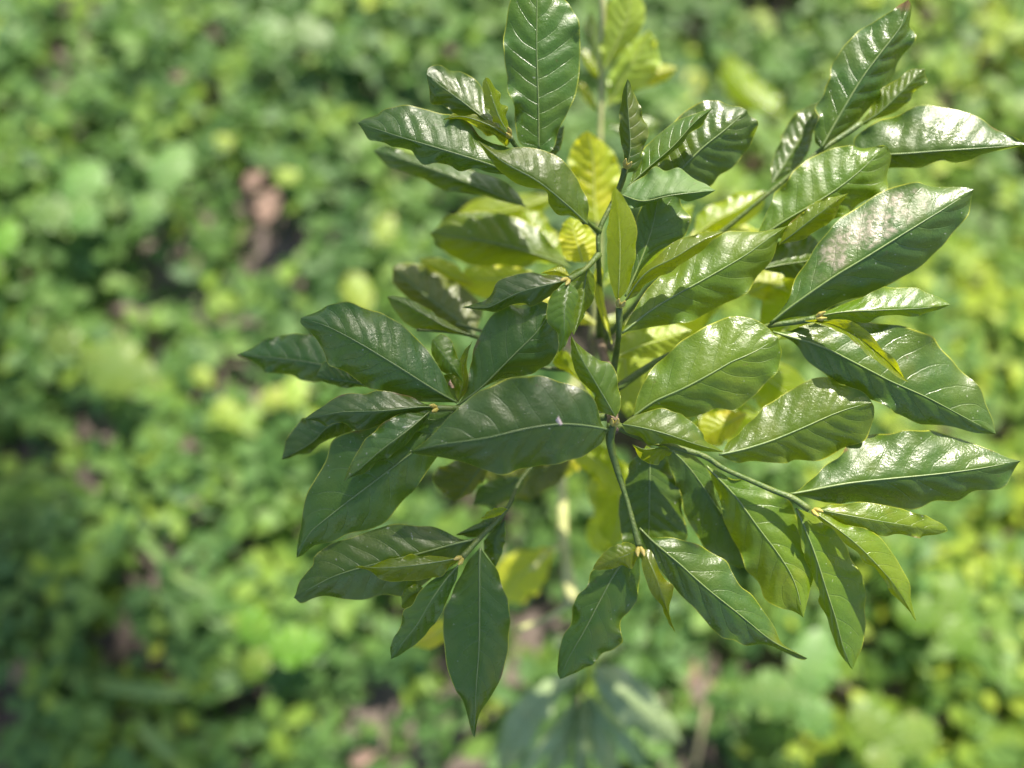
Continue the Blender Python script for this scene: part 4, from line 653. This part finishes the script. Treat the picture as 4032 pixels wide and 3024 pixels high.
["olive",None,[[-51.3,-178.1,611.9],[-71.2,-193.6,608.0],[-103.0,-204.8,601.9],[-135.3,-204.2,595.6]],[[-78.9,-177.3,606.4],[-111.0,-184.6,600.9]],[[-70.8,-212.2,595.9],[-107.0,-223.8,590.0]]],
["mid",None,[[-56.9,-151.0,638.7],[-87.8,-143.4,639.8],[-118.7,-150.3,634.9],[-146.2,-168.1,624.5]],[[-87.6,-127.1,638.2],[-122.7,-130.2,634.4]],[[-83.6,-161.0,628.9],[-118.8,-171.8,622.5]]],
["lime",None,[[33.4,-171.5,644.2],[64.1,-160.1,645.6],[95.6,-161.4,642.0],[116.0,-170.1,636.3]],[[61.5,-148.2,644.0],[92.9,-151.4,640.8]],[[65.7,-177.8,635.7],[97.2,-177.4,633.2]]],
["lime",None,[[-66.0,40.5,641.9],[-102.9,28.1,639.9],[-139.8,21.3,635.6],[-173.3,3.8,625.2]],[[-107.0,42.5,637.9],[-148.4,35.7,633.5]],[[-98.7,15.2,629.6],[-136.0,4.2,624.4]]]
]
STEMS = [
["trunk","bark",9,3.2,[[0,0,-20.0],[8.1,8.4,-1.9],[-3.2,-14.3,218.7],[-17.4,-42.1,417.5],[-31.4,-74.1,574.4],[-38.0,-96.7,661.5],[-36.6,-135.5,703.9],[-38.3,-170.5,736.8],[-40.3,-189.7,752.9]]],
["branch","green",2.9,1.9,[[-41.2,-185.5,756.0],[-41.9,-197.0,749.2],[-36.7,-213.2,739.3],[-30.0,-235.1,736.3],[-25.5,-253.8,736.1],[-22.4,-266.1,735.3]]],
["branch","green",2.6,1.9,[[-40.9,-185.1,754.0],[-15.0,-194.6,743.6],[22.4,-205.8,744.1],[34.8,-213.7,743.3],[52.2,-221.4,741.5],[70.2,-229.1,739.7],[81.4,-233.8,740.7],[92.6,-241.6,740.9]]],
["branch","green",2.9,2.0,[[-37.1,-153.5,720.2],[-34.3,-133.1,735.2],[-35.1,-123.3,760.1],[-35.9,-108.8,771.6]]],
["branch","green",3.0,1.8,[[-37.4,-100.7,665.7],[-42.2,-81.0,716.4],[-47.7,-65.9,761.0],[-47.6,-50.9,766.5],[-36.0,-27.2,772.0],[-31.3,-15.9,780.7],[-31.0,-12.2,785.7]]],
["branch","green",2.2,1.9,[[-47.7,-65.9,761.0],[-59.8,-82.1,771.6],[-70.7,-91.6,779.7]]],
["branch","green",2.0,1.5,[[-47.6,-50.9,766.5],[-54.8,-50.4,776.9],[-58.6,-50.8,782.9]]],
["branch","green",2.0,1.5,[[-56.9,-43.7,766.1],[-80.9,-14.5,764.6],[-107.3,7.1,784.0],[-109.6,8.2,790.4]]],
["branch","green",2.6,1.8,[[-39.0,-176.9,735.4],[-77.6,-177.0,727.1],[-117.1,-173.3,734.1],[-139.3,-173.1,746.5],[-149.8,-174.7,754.3],[-162.0,-175.4,758.3]]],
["branch","green",2.7,1.8,[[-33.0,-153.5,720.2],[4.1,-130.5,725.6],[48.0,-119.1,740.5],[71.6,-116.5,757.5],[86.8,-115.5,761.8],[97.2,-115.2,768.1]]],
["branch","green",3.0,1.8,[[-34.9,-101.2,660.5],[12.2,-56.6,701.5],[50.7,-32.4,725.6],[77.2,-13.1,740.3],[94.8,0.1,747.5],[115.5,15.2,759.2],[139.2,30.7,762.8],[145.9,35.6,763.9]]],
["branch","green",2.4,1.7,[[-39.3,-168.6,727.0],[-66.0,-183.1,703.1],[-100.5,-215.8,703.8],[-112.5,-240.0,716.7],[-132.3,-261.8,724.0],[-142.5,-273.7,733.5]]],
["branch","tan",4.0,2.6,[[-24.5,-59.5,516.1],[-24.5,11.4,563.3],[-26.7,94.6,618.4],[-27.0,128.8,636.6],[-27.3,157.7,653.5],[-29.5,201.1,689.2],[-29.1,224.7,694.7]]],
["branch","tan",7.5,6,[[-20.4,-53.1,373.9],[-57.9,-135.0,426.9],[-55.9,-193.9,454.3],[-55.8,-260.9,459.4],[-48.0,-316.1,456.9]]],
["branch","tan",3.5,2.5,[[-47.0,-314.2,457.3],[-69.0,-330.0,451.7],[-102.0,-344.3,442.2]]],
["branch","tan",2.5,1.5,[[-55.8,-263.2,458.8],[-72.2,-265.9,483.9],[-88.9,-283.6,500.3]]],
["branch","green",1.2,0.9,[[-138.7,-115.3,729.0],[-151.3,-112.8,727.6],[-178.6,-110.2,726.1]]],
["branch","green",2.0,1.3,[[-44.3,-135.5,703.9],[-93.4,-133.3,709.5],[-127.7,-117.5,723.4],[-138.5,-115.9,731.0]]],
["branch","green",1.6,1.2,[[-51.8,-133.3,709.5],[-89.7,-115.0,708.6],[-124.7,-107.6,708.2],[-150.9,-101.4,711.7]]]
]
BUDS = [
[[-71.1,-92.3,781.6],[-2.8,-3.2,3.4]],
[[-159.3,-175.8,760.2],[-2.1,-0.8,3.9]],
[[97.9,-115.5,770.1],[2.8,0.3,4.2]],
[[94.7,-242.4,742.8],[1.5,-1.8,3.7]],
[[-142.6,-274.0,735.5],[-2.2,-1.8,3.7]],
[[-40.4,-187.1,759.7],[0.1,2.3,4.6]],
[[-22.7,-267.0,737.1],[0.3,-4.9,3.0]],
[[-36.2,-108.5,773.7],[0.7,1.7,4.5]],
[[-30.6,-13.2,787.5],[0.7,1.1,4.4]],
[[-109.9,7.8,792.4],[-1.2,0.3,4.2]]
]
mm = lambda pts: np.asarray(pts, float) / 1000.0

def add_leaf(parent, i, kind, label, mid, A, B, quilt=0.0013):
    mid, A, B = mm(mid), mm(A), mm(B)
    soft = {'young': 0.45, 'lime': 0.4}.get(kind, 1.0)
    V, Fc, UV, m, nrm, w = leaf_surface(mid, A, B, quilt=quilt * soft, seed=100 + i, vary=kind not in ('browntip', 'glare'))
    o = mesh_obj('leaf', V, Fc, M[kind], parent, loc=tuple(mid[0]), uv=UV)
    if label: o['label'] = label
    # midrib: a ridge let into the blade, thick at the stalk and fading to the tip
    c = m + nrm * -0.0005
    sc_ = float(np.clip(w / 0.022, 0.45, 1.1))
    step = c[::6] if (len(c) - 1) % 6 == 0 else np.vstack([c[::6], c[-1:]])
    rib = 'rib_lit' if kind in ('lime', 'yellow', 'pale', 'lemon') else 'rib'
    v, f = tube(step[:-1], [.00085 * sc_, .00062 * sc_, .00045 * sc_, .00022 * sc_], 6, n=40)
    rb = mesh_obj('midrib', v, f, M[rib], o, loc=tuple(mid[0]))
    return o

for i, (kind, label, mid, A, B) in enumerate(LEAVES):
    add_leaf(shrub, i, kind, label, mid, A, B)

for name, kind, r0, r1, pts in STEMS:
    p = mm(pts)
    a_, b_ = r0 / 1000, r1 / 1000                 # swollen where the branch forks and where the leaves sit
    v, f = tube(p, [a_ * 1.2, a_ * .92, a_ * .6 + b_ * .3, b_ * .88, b_ * 1.0, b_ * 1.3], 10)
    mesh_obj(name, v, f, M[kind], shrub, loc=tuple(p[0]))

for p, d in BUDS:
    p, d = mm(p), mm(d)
    d = d / np.linalg.norm(d)
    for s_ in (-1, 1):
        side = np.cross(d, [0, 0, 1.0]); side /= np.linalg.norm(side) + 1e-9
        tip = p + d * 0.007 + side * s_ * 0.0022
        v, f = tube([p + side * s_ * .0006, p + d * .003 + side * s_ * .0017, tip], [.0014, .0017, .0004], 8)
        mesh_obj('bud', v, f, M['bud'], shrub, loc=tuple(p))

# ------------------------------------------------------------------ low seedling under the bottom of the shrub
SEED = [
[[[-34.1,-398.0,366.2],[-63.7,-416.9,373.4],[-98.2,-456.4,357.3],[-124.6,-510.0,309.5]],[[-61.4,-399.1,365.6],[-99.1,-423.2,358.9],[-122.5,-465.4,335.4]],[[-51.9,-421.2,360.5],[-75.2,-455.8,351.3],[-100.7,-493.8,328.9]]],
[[[-20.4,-389.1,368.2],[11.4,-418.2,374.1],[43.2,-446.5,357.6],[86.9,-479.2,316.6]],[[12.5,-389.5,368.0],[44.2,-413.0,361.2],[70.3,-445.6,339.7]],[[-11.3,-420.9,360.7],[13.2,-450.3,352.6],[49.7,-472.8,333.4]]],
[[[-32.3,-419.1,340.8],[-41.4,-458.0,327.3],[-56.0,-494.4,300.8],[-67.6,-533.4,263.0]],[[-43.9,-439.6,323.1],[-60.6,-477.4,305.1],[-69.8,-511.2,280.7]],[[-31.5,-451.6,320.3],[-39.3,-489.6,302.3],[-54.5,-519.9,278.7]]],
[[[-24.5,-422.1,340.1],[-13.2,-457.8,328.3],[-2.0,-493.6,304.6],[15.0,-539.9,261.6]],[[-27.7,-451.7,320.4],[-17.7,-489.5,302.8],[-4.1,-520.2,279.2]],[[-7.9,-445.7,321.9],[9.8,-480.9,304.8],[18.7,-515.2,280.4]]],
[[[-28.8,-419.9,335.4],[-48.2,-448.8,337.4],[-77.3,-485.1,316.3],[-100.7,-524.3,275.4]],[[-51.3,-443.5,326.8],[-82.6,-479.6,315.0],[-99.4,-505.6,294.3]],[[-40.2,-453.1,324.5],[-64.0,-486.9,313.3],[-86.9,-515.3,292.1]]],
[[[-22.5,-419.9,335.4],[-1.5,-448.9,337.2],[23.5,-477.2,318.9],[46.3,-517.9,276.9]],[[-13.7,-449.5,325.3],[10.3,-478.8,315.2],[33.4,-506.3,294.3]],[[6.1,-445.9,326.1],[28.9,-471.5,316.9],[44.7,-499.0,295.9]]],
[[[-28.1,-421.3,345.4],[-28.4,-455.5,340.1],[-29.1,-489.4,323.1],[-30.6,-525.1,295.8]],[[-33.5,-449.9,330.5],[-37.1,-479.9,320.2],[-36.7,-509.1,303.9]],[[-21.3,-449.9,330.5],[-19.9,-479.9,320.2],[-24.3,-511.6,303.3]]],
[[[-20.9,-387.4,358.3],[-1.2,-373.4,351.7],[26.9,-369.5,331.7]],[[-6.6,-372.9,344.5],[10.3,-366.4,335.8]],[[-1.6,-384.9,341.8],[15.2,-379.7,332.8]]],
[[[-26.6,-385.0,353.8],[-41.3,-367.9,347.2],[-62.0,-361.1,323.4]],[[-43.4,-381.9,337.7],[-57.9,-372.8,327.8]],[[-32.3,-368.7,340.7],[-47.9,-359.4,330.9]]]
]
SEEDSTEM = [
[-27.0,-379.5,375.6],
[-26.3,-395.7,361.6],
[-26.1,-416.1,341.5],
[4.3,-454.4,-20.0]
]
sp_ = mm(SEEDSTEM)
seed = empty('coffee_seedling', tuple(sp_[-1] * np.array([1, 1, 0])))
tag(seed, 'low seedling with a whorl of broad grey green leaves below the shrub', 'seedling')
M['seed'] = leaf_material('seedling_leaf', (0.22, 0.30, 0.14), (0.26, 0.34, 0.16), (0.26, 0.33, 0.17), (0.2, 0.26, 0.1), (0.25, 0.36, 0.06), 0.28, 0.34)
for i, (mid, A, B) in enumerate(SEED):
    add_leaf(seed, 300 + i, 'seed', None, mid, A, B)
v, f = tube(sp_[::-1], [.0035, .002], 8)
mesh_obj('stem', v, f, M['green'], seed)

# ------------------------------------------------------------------ single things among the ground cover
def blade_leaf(parent, name, base, yaw, pitch, length, width, mat, droop=0.25, cup=0.15, i=0, rib=True):
    """one free standing leaf: base point, heading, upward pitch"""
    b = np.asarray(base, float)
    h = np.array([math.cos(yaw), math.sin(yaw), 0]); z = np.array([0, 0, 1.0]); sd = np.array([-h[1], h[0], 0])
    def pt(u): return b + h * (u * length * math.cos(pitch)) + z * (u * length * math.sin(pitch) - droop * length * u * u)
    ws = [(.12, .55), (.3, .92), (.5, 1.0), (.7, .82), (.88, .42)]
    A = [pt(u) + sd * w * width - z * cup * w * width for u, w in ws]
    B = [pt(u) - sd * w * width - z * cup * w * width for u, w in ws]
    V, Fc, UV, m, nrm, w = leaf_surface([pt(u) for u in np.linspace(0, 1, 6)], A, B, nu=40, nv=7, quilt=.0006, seed=500 + i)
    o = mesh_obj(name, V, Fc, mat, parent, loc=tuple(b), uv=UV)
    if rib:
        v, f = tube(m[:-1:5] - nrm[:-1:5] * .0004, [.0009, .0003], 6, n=20)
        mesh_obj('midrib', v, f, M['rib'], o, loc=tuple(b))
    return o

M['weed'] = leaf_material('broad_weed_leaf', (0.080, 0.155, 0.030), (0.100, 0.185, 0.032), (0.2, 0.3, 0.12), (0.2, 0.3, 0.08), (0.22, 0.36, 0.03), 0.35, 0.55)
M['weed_light'] = leaf_material('light_weed_leaf', (0.105, 0.185, 0.026), (0.135, 0.21, 0.026), (0.25, 0.33, 0.12), (0.25, 0.33, 0.08), (0.36, 0.48, 0.04), 0.38, 0.5)
M['weed_bright'] = leaf_material('bright_weed_leaf', (0.085, 0.180, 0.012), (0.11, 0.21, 0.014), (0.2, 0.3, 0.08), (0.2, 0.3, 0.05), (0.32, 0.50, 0.02), 0.38, 0.5)
M['dead'] = plain_material('dry_brown_leaf', (0.15, 0.10, 0.075), (0.25, 0.165, 0.12), 40, 0.85, 0.5, 0.15, (0.36, 0.22, 0.12))
M['sallow'] = leaf_material('sallow_leaf', (0.22, 0.31, 0.04), (0.29, 0.36, 0.05), (0.4, 0.45, 0.15), (0.5, 0.5, 0.1), (0.60, 0.68, 0.05), 0.42, 0.5)
M['stalk'] = plain_material('dry_stalk', (0.13, 0.12, 0.06), (0.20, 0.18, 0.10), 60, 0.8, 0.5)
M['blade'] = plain_material('grass_blade', (0.12, 0.22, 0.055), (0.17, 0.26, 0.07), 30, 0.5, 0.2, 0.3, (0.3, 0.45, 0.06), (1, 1, 1))

WEED_LABELS = [
 'broad pale green weed leaves in the middle of the left edge',
 'pale green weed with two broad leaves beside the brown dead leaf',
 'large roundish yellow green weed leaf low on the left',
 'light green weed with long leaves at the top beside the shrub',
 'vivid green weed leaf cut by the left edge',
 'bright weed with round leaves left of the lowest shrub leaves',
 'broad weed at the lower right under the longest hanging leaf',
 'bright weed beside the right leaves hanging over the ground',
 'yellow green weed in the lower right corner']
WEEDS = [
[[-0.806,0.272,0.14],[[0.1,80,10],[0.085,200,20],[0.07,320,25]],0],
[[-0.669,0.292,0.15],[[0.105,75,10],[0.07,250,20]],0],
[[-0.758,0.029,0.15],[[0.12,-20,8],[0.07,150,20]],1],
[[-0.493,0.616,0.13],[[0.085,-20,10],[0.08,200,20]],0],
[[-0.919,0.192,0.13],[[0.07,80,15],[0.06,250,15]],2],
[[-0.454,-0.393,0.13],[[0.08,0,10],[0.07,120,25],[0.06,240,20]],2],
[[0.282,-0.451,0.16],[[0.1,60,10],[0.09,180,15],[0.07,300,20]],0],
[[0.495,-0.35,0.15],[[0.07,60,10],[0.07,180,15],[0.07,300,20]],2],
[[0.399,-0.512,0.15],[[0.08,10,10],[0.07,130,15],[0.07,250,20]],1]
]
for i, (p, lv, tone) in enumerate(WEEDS):
    x, y, z = p
    root = empty('weed', (x, y, 0))
    tag(root, WEED_LABELS[i], 'weed', 'broad leaved weeds in the ground cover')
    v, f = tube([(x + .01, y, -.02), (x - .004, y + .006, z * .6), (x, y, z)], [.0022, .0014], 7)
    mesh_obj('stem', v, f, M['green'], root)
    for j, (ln, deg, tl) in enumerate(lv):
        blade_leaf(root, 'leaf', (x, y, z), math.radians(deg), math.radians(tl), ln, ln * .36, M[('weed', 'weed_light', 'weed_bright')[tone]], .35, .12, 10 * i + j)

DEAD_LABELS = ['curled brown dead leaf upper of the two by the dark soil gap', 'pinkish brown dead leaf across the dark soil gap', 'small brown dead leaf near the top of the left ground',
 'orange brown dead leaf in the lower left corner', 'small orange dead leaf at the bottom edge', 'tan dead leaf under the lower right branches', 'brown dead leaf close to the right edge', 'pink brown dead leaf behind the upper right branch']
DEADS = [
[-0.556,0.331,0.075,60,0.05],
[-0.522,0.27,0.075,78,0.075],
[-0.691,0.524,0.11,10,0.03],
[-0.828,-0.45,0.09,60,0.05],
[-0.344,-0.559,0.06,20,0.04],
[0.147,-0.454,0.06,60,0.04],
[0.499,0.121,0.03,20,0.05],
[0.326,0.373,0.03,110,0.06]
]
for i, (x, y, z, deg, ln) in enumerate(DEADS):
    o = blade_leaf(None, 'dead_leaf', (x, y, z), math.radians(deg), 0.1, ln, ln * .27, M['dead'], .2, -.7, 200 + i, rib=False)
    tag(o, DEAD_LABELS[i], 'dead leaf', 'dead leaves on the ground')

YEL_LABELS = ['yellow leaf uppermost of the four left of the shrub', 'pale yellow leaf second of the four left of the shrub', 'greenish yellow leaf third of the four left of the shrub', 'yellow leaf closest to the shrub of the four in a row',
 'lone yellow leaf in the upper left ground', 'large pale yellow leaf above the left cluster of the shrub', 'yellow green leaf touching the curled brown leaf', 'yellow green leaf just above the pale yellow one', 'yellow leaf showing under the left cluster of shrub leaves']
YEL = [
[-0.6,0.014,0.12,-40,0.045],
[-0.555,-0.037,0.13,-50,0.06],
[-0.496,-0.046,0.12,30,0.055],
[-0.446,-0.052,0.12,80,0.065],
[-0.601,0.41,0.12,-30,0.04],
[-0.364,0.171,0.12,-70,0.08],
[-0.504,0.341,0.1,20,0.045],
[-0.322,0.218,0.12,70,0.06],
[-0.398,-0.105,0.12,60,0.06]
]
for i, (x, y, z, deg, ln) in enumerate(YEL):
    root = empty('yellow_leaf_sprig', (x, y, 0))
    tag(root, YEL_LABELS[i], 'sprig', 'yellowing leaves in the ground cover')
    v, f = tube([(x, y, -.02), (x + .004, y, z * .5), (x, y, z)], [.0015, .0009], 6)
    mesh_obj('stem', v, f, M['tan'], root)
    blade_leaf(root, 'leaf', (x, y, z), math.radians(deg), .25, ln, ln * .30, M['sallow'], .3, .2, 300 + i)

BL_LABELS = ['long light green grass blade bent over a soil gap at lower left', 'bluish grass blade lying below the long bent one', 'broad grass blade running to the bottom edge', 'wide pale grass blade in the lower left ground', 'short grass blade beside the left leaf cluster']
BLADES = [
[[-0.656,-0.24,0.1],[-0.588,-0.299,0.11],[-0.487,-0.344,0.09],0.016],
[[-0.559,-0.474,0.07],[-0.509,-0.455,0.1],[-0.471,-0.448,0.09],0.013],
[[-0.636,-0.496,0.1],[-0.591,-0.532,0.11],[-0.551,-0.567,0.1],0.018],
[[-0.72,-0.444,0.08],[-0.63,-0.456,0.1],[-0.541,-0.463,0.09],0.02],
[[-0.253,-0.044,0.1],[-0.228,-0.105,0.12],[-0.211,-0.158,0.1],0.012]
]
for i, (a, b, c, w) in enumerate(BLADES):
    P_ = spline([np.array([a[0] - .01, a[1] + .01, 0.0]), a, b, c], 24)
    t = np.gradient(P_, axis=0); sd = np.cross(t, [0, 0, 1.0]); sd /= np.linalg.norm(sd, axis=1)[:, None]
    ww = w * .5 * np.clip(np.minimum(np.linspace(.5, 3, 24), (1 - np.linspace(0, 1, 24)) * 4), 0.02, 1)[:, None]
    V = np.stack([P_ - sd * ww, P_ - np.array([0, 0, w * .18]), P_ + sd * ww], 1).reshape(-1, 3)
    Fc = [(3 * k + c2, 3 * k + c2 + 1, 3 * k + c2 + 4, 3 * k + c2 + 3) for k in range(23) for c2 in range(2)]
    tag(mesh_obj('grass_blade', V, Fc, M['blade'], loc=tuple(P_[0])), BL_LABELS[i], 'grass blade', 'grass blades in the ground cover')

TW_LABELS = ['thin pale twig standing near the bottom edge right of the seedling', 'short dead stalk at the bottom edge left of the shrub', 'grey stalk across the soil gap on the left', 'tan twig lying beside the low tan branch']
TWIGS = [
[[0.192,-0.454,0.06],[0.167,-0.502,0.08],[0.155,-0.567,0.06],0.005],
[[-0.471,-0.545,0.05],[-0.457,-0.501,0.07],[-0.461,-0.462,0.05],0.004],
[[-0.756,-0.088,0.04],[-0.738,-0.055,0.06],[-0.753,-0.017,0.05],0.004],
[[0.104,-0.302,0.03],[-0.005,-0.417,0.05],[-0.109,-0.482,0.05],0.005]
]
for i, (a, b, c, r) in enumerate(TWIGS):
    v, f = tube([np.array(a) - [0, 0, .03], np.array(b), np.array(c)], [r, r * .7], 8)
    tag(mesh_obj('twig', v, f, M['stalk'], loc=tuple(a)), TW_LABELS[i], 'twig', 'dead twigs on the ground')

# ------------------------------------------------------------------ two dry scraps resting on leaves
M['petal'] = plain_material('dry_petal', (0.55, 0.42, 0.38), (0.66, 0.55, 0.50), 200, 0.7, 0.4, 0.2, (0.6, 0.45, 0.4))
M['scrap'] = plain_material('dry_brown_scrap', (0.26, 0.16, 0.09), (0.45, 0.30, 0.20), 300, 0.7, 0.4)
SCRAPS = [
[[-0.0787,-0.1899,0.7878],"dried_petal","pale pink dry petal scrap lying on the largest central leaf","petal","petal"],
[[-0.1505,-0.1576,0.7501],"dry_scrap","curled brown dry scrap caught in the left leaf cluster","plant scrap","scrap"]
]
for i, (p, name, lab, cat, mat) in enumerate(SCRAPS):
    b = np.asarray(p, float)
    V, Fc = [], []
    ns, nt = 8, 5
    for a in range(ns):
        for c in range(nt):
            u_, w_ = a / (ns - 1) - .5, c / (nt - 1) - .5
            V.append(b + np.array([u_ * .0028 + .0008 * math.sin(5 * w_), u_ * -.0042 + w_ * .0030 * (1 - u_ * .5), .0012 + .0012 * math.cos(4 * w_ + 3 * u_) + .0010 * u_ * (1 - 2 * i)]))
    for a in range(ns - 1):
        for c in range(nt - 1): Fc.append((a * nt + c, (a + 1) * nt + c, (a + 1) * nt + c + 1, a * nt + c + 1))
    tag(mesh_obj(name, V, Fc, M[mat], loc=tuple(b)), lab, cat)
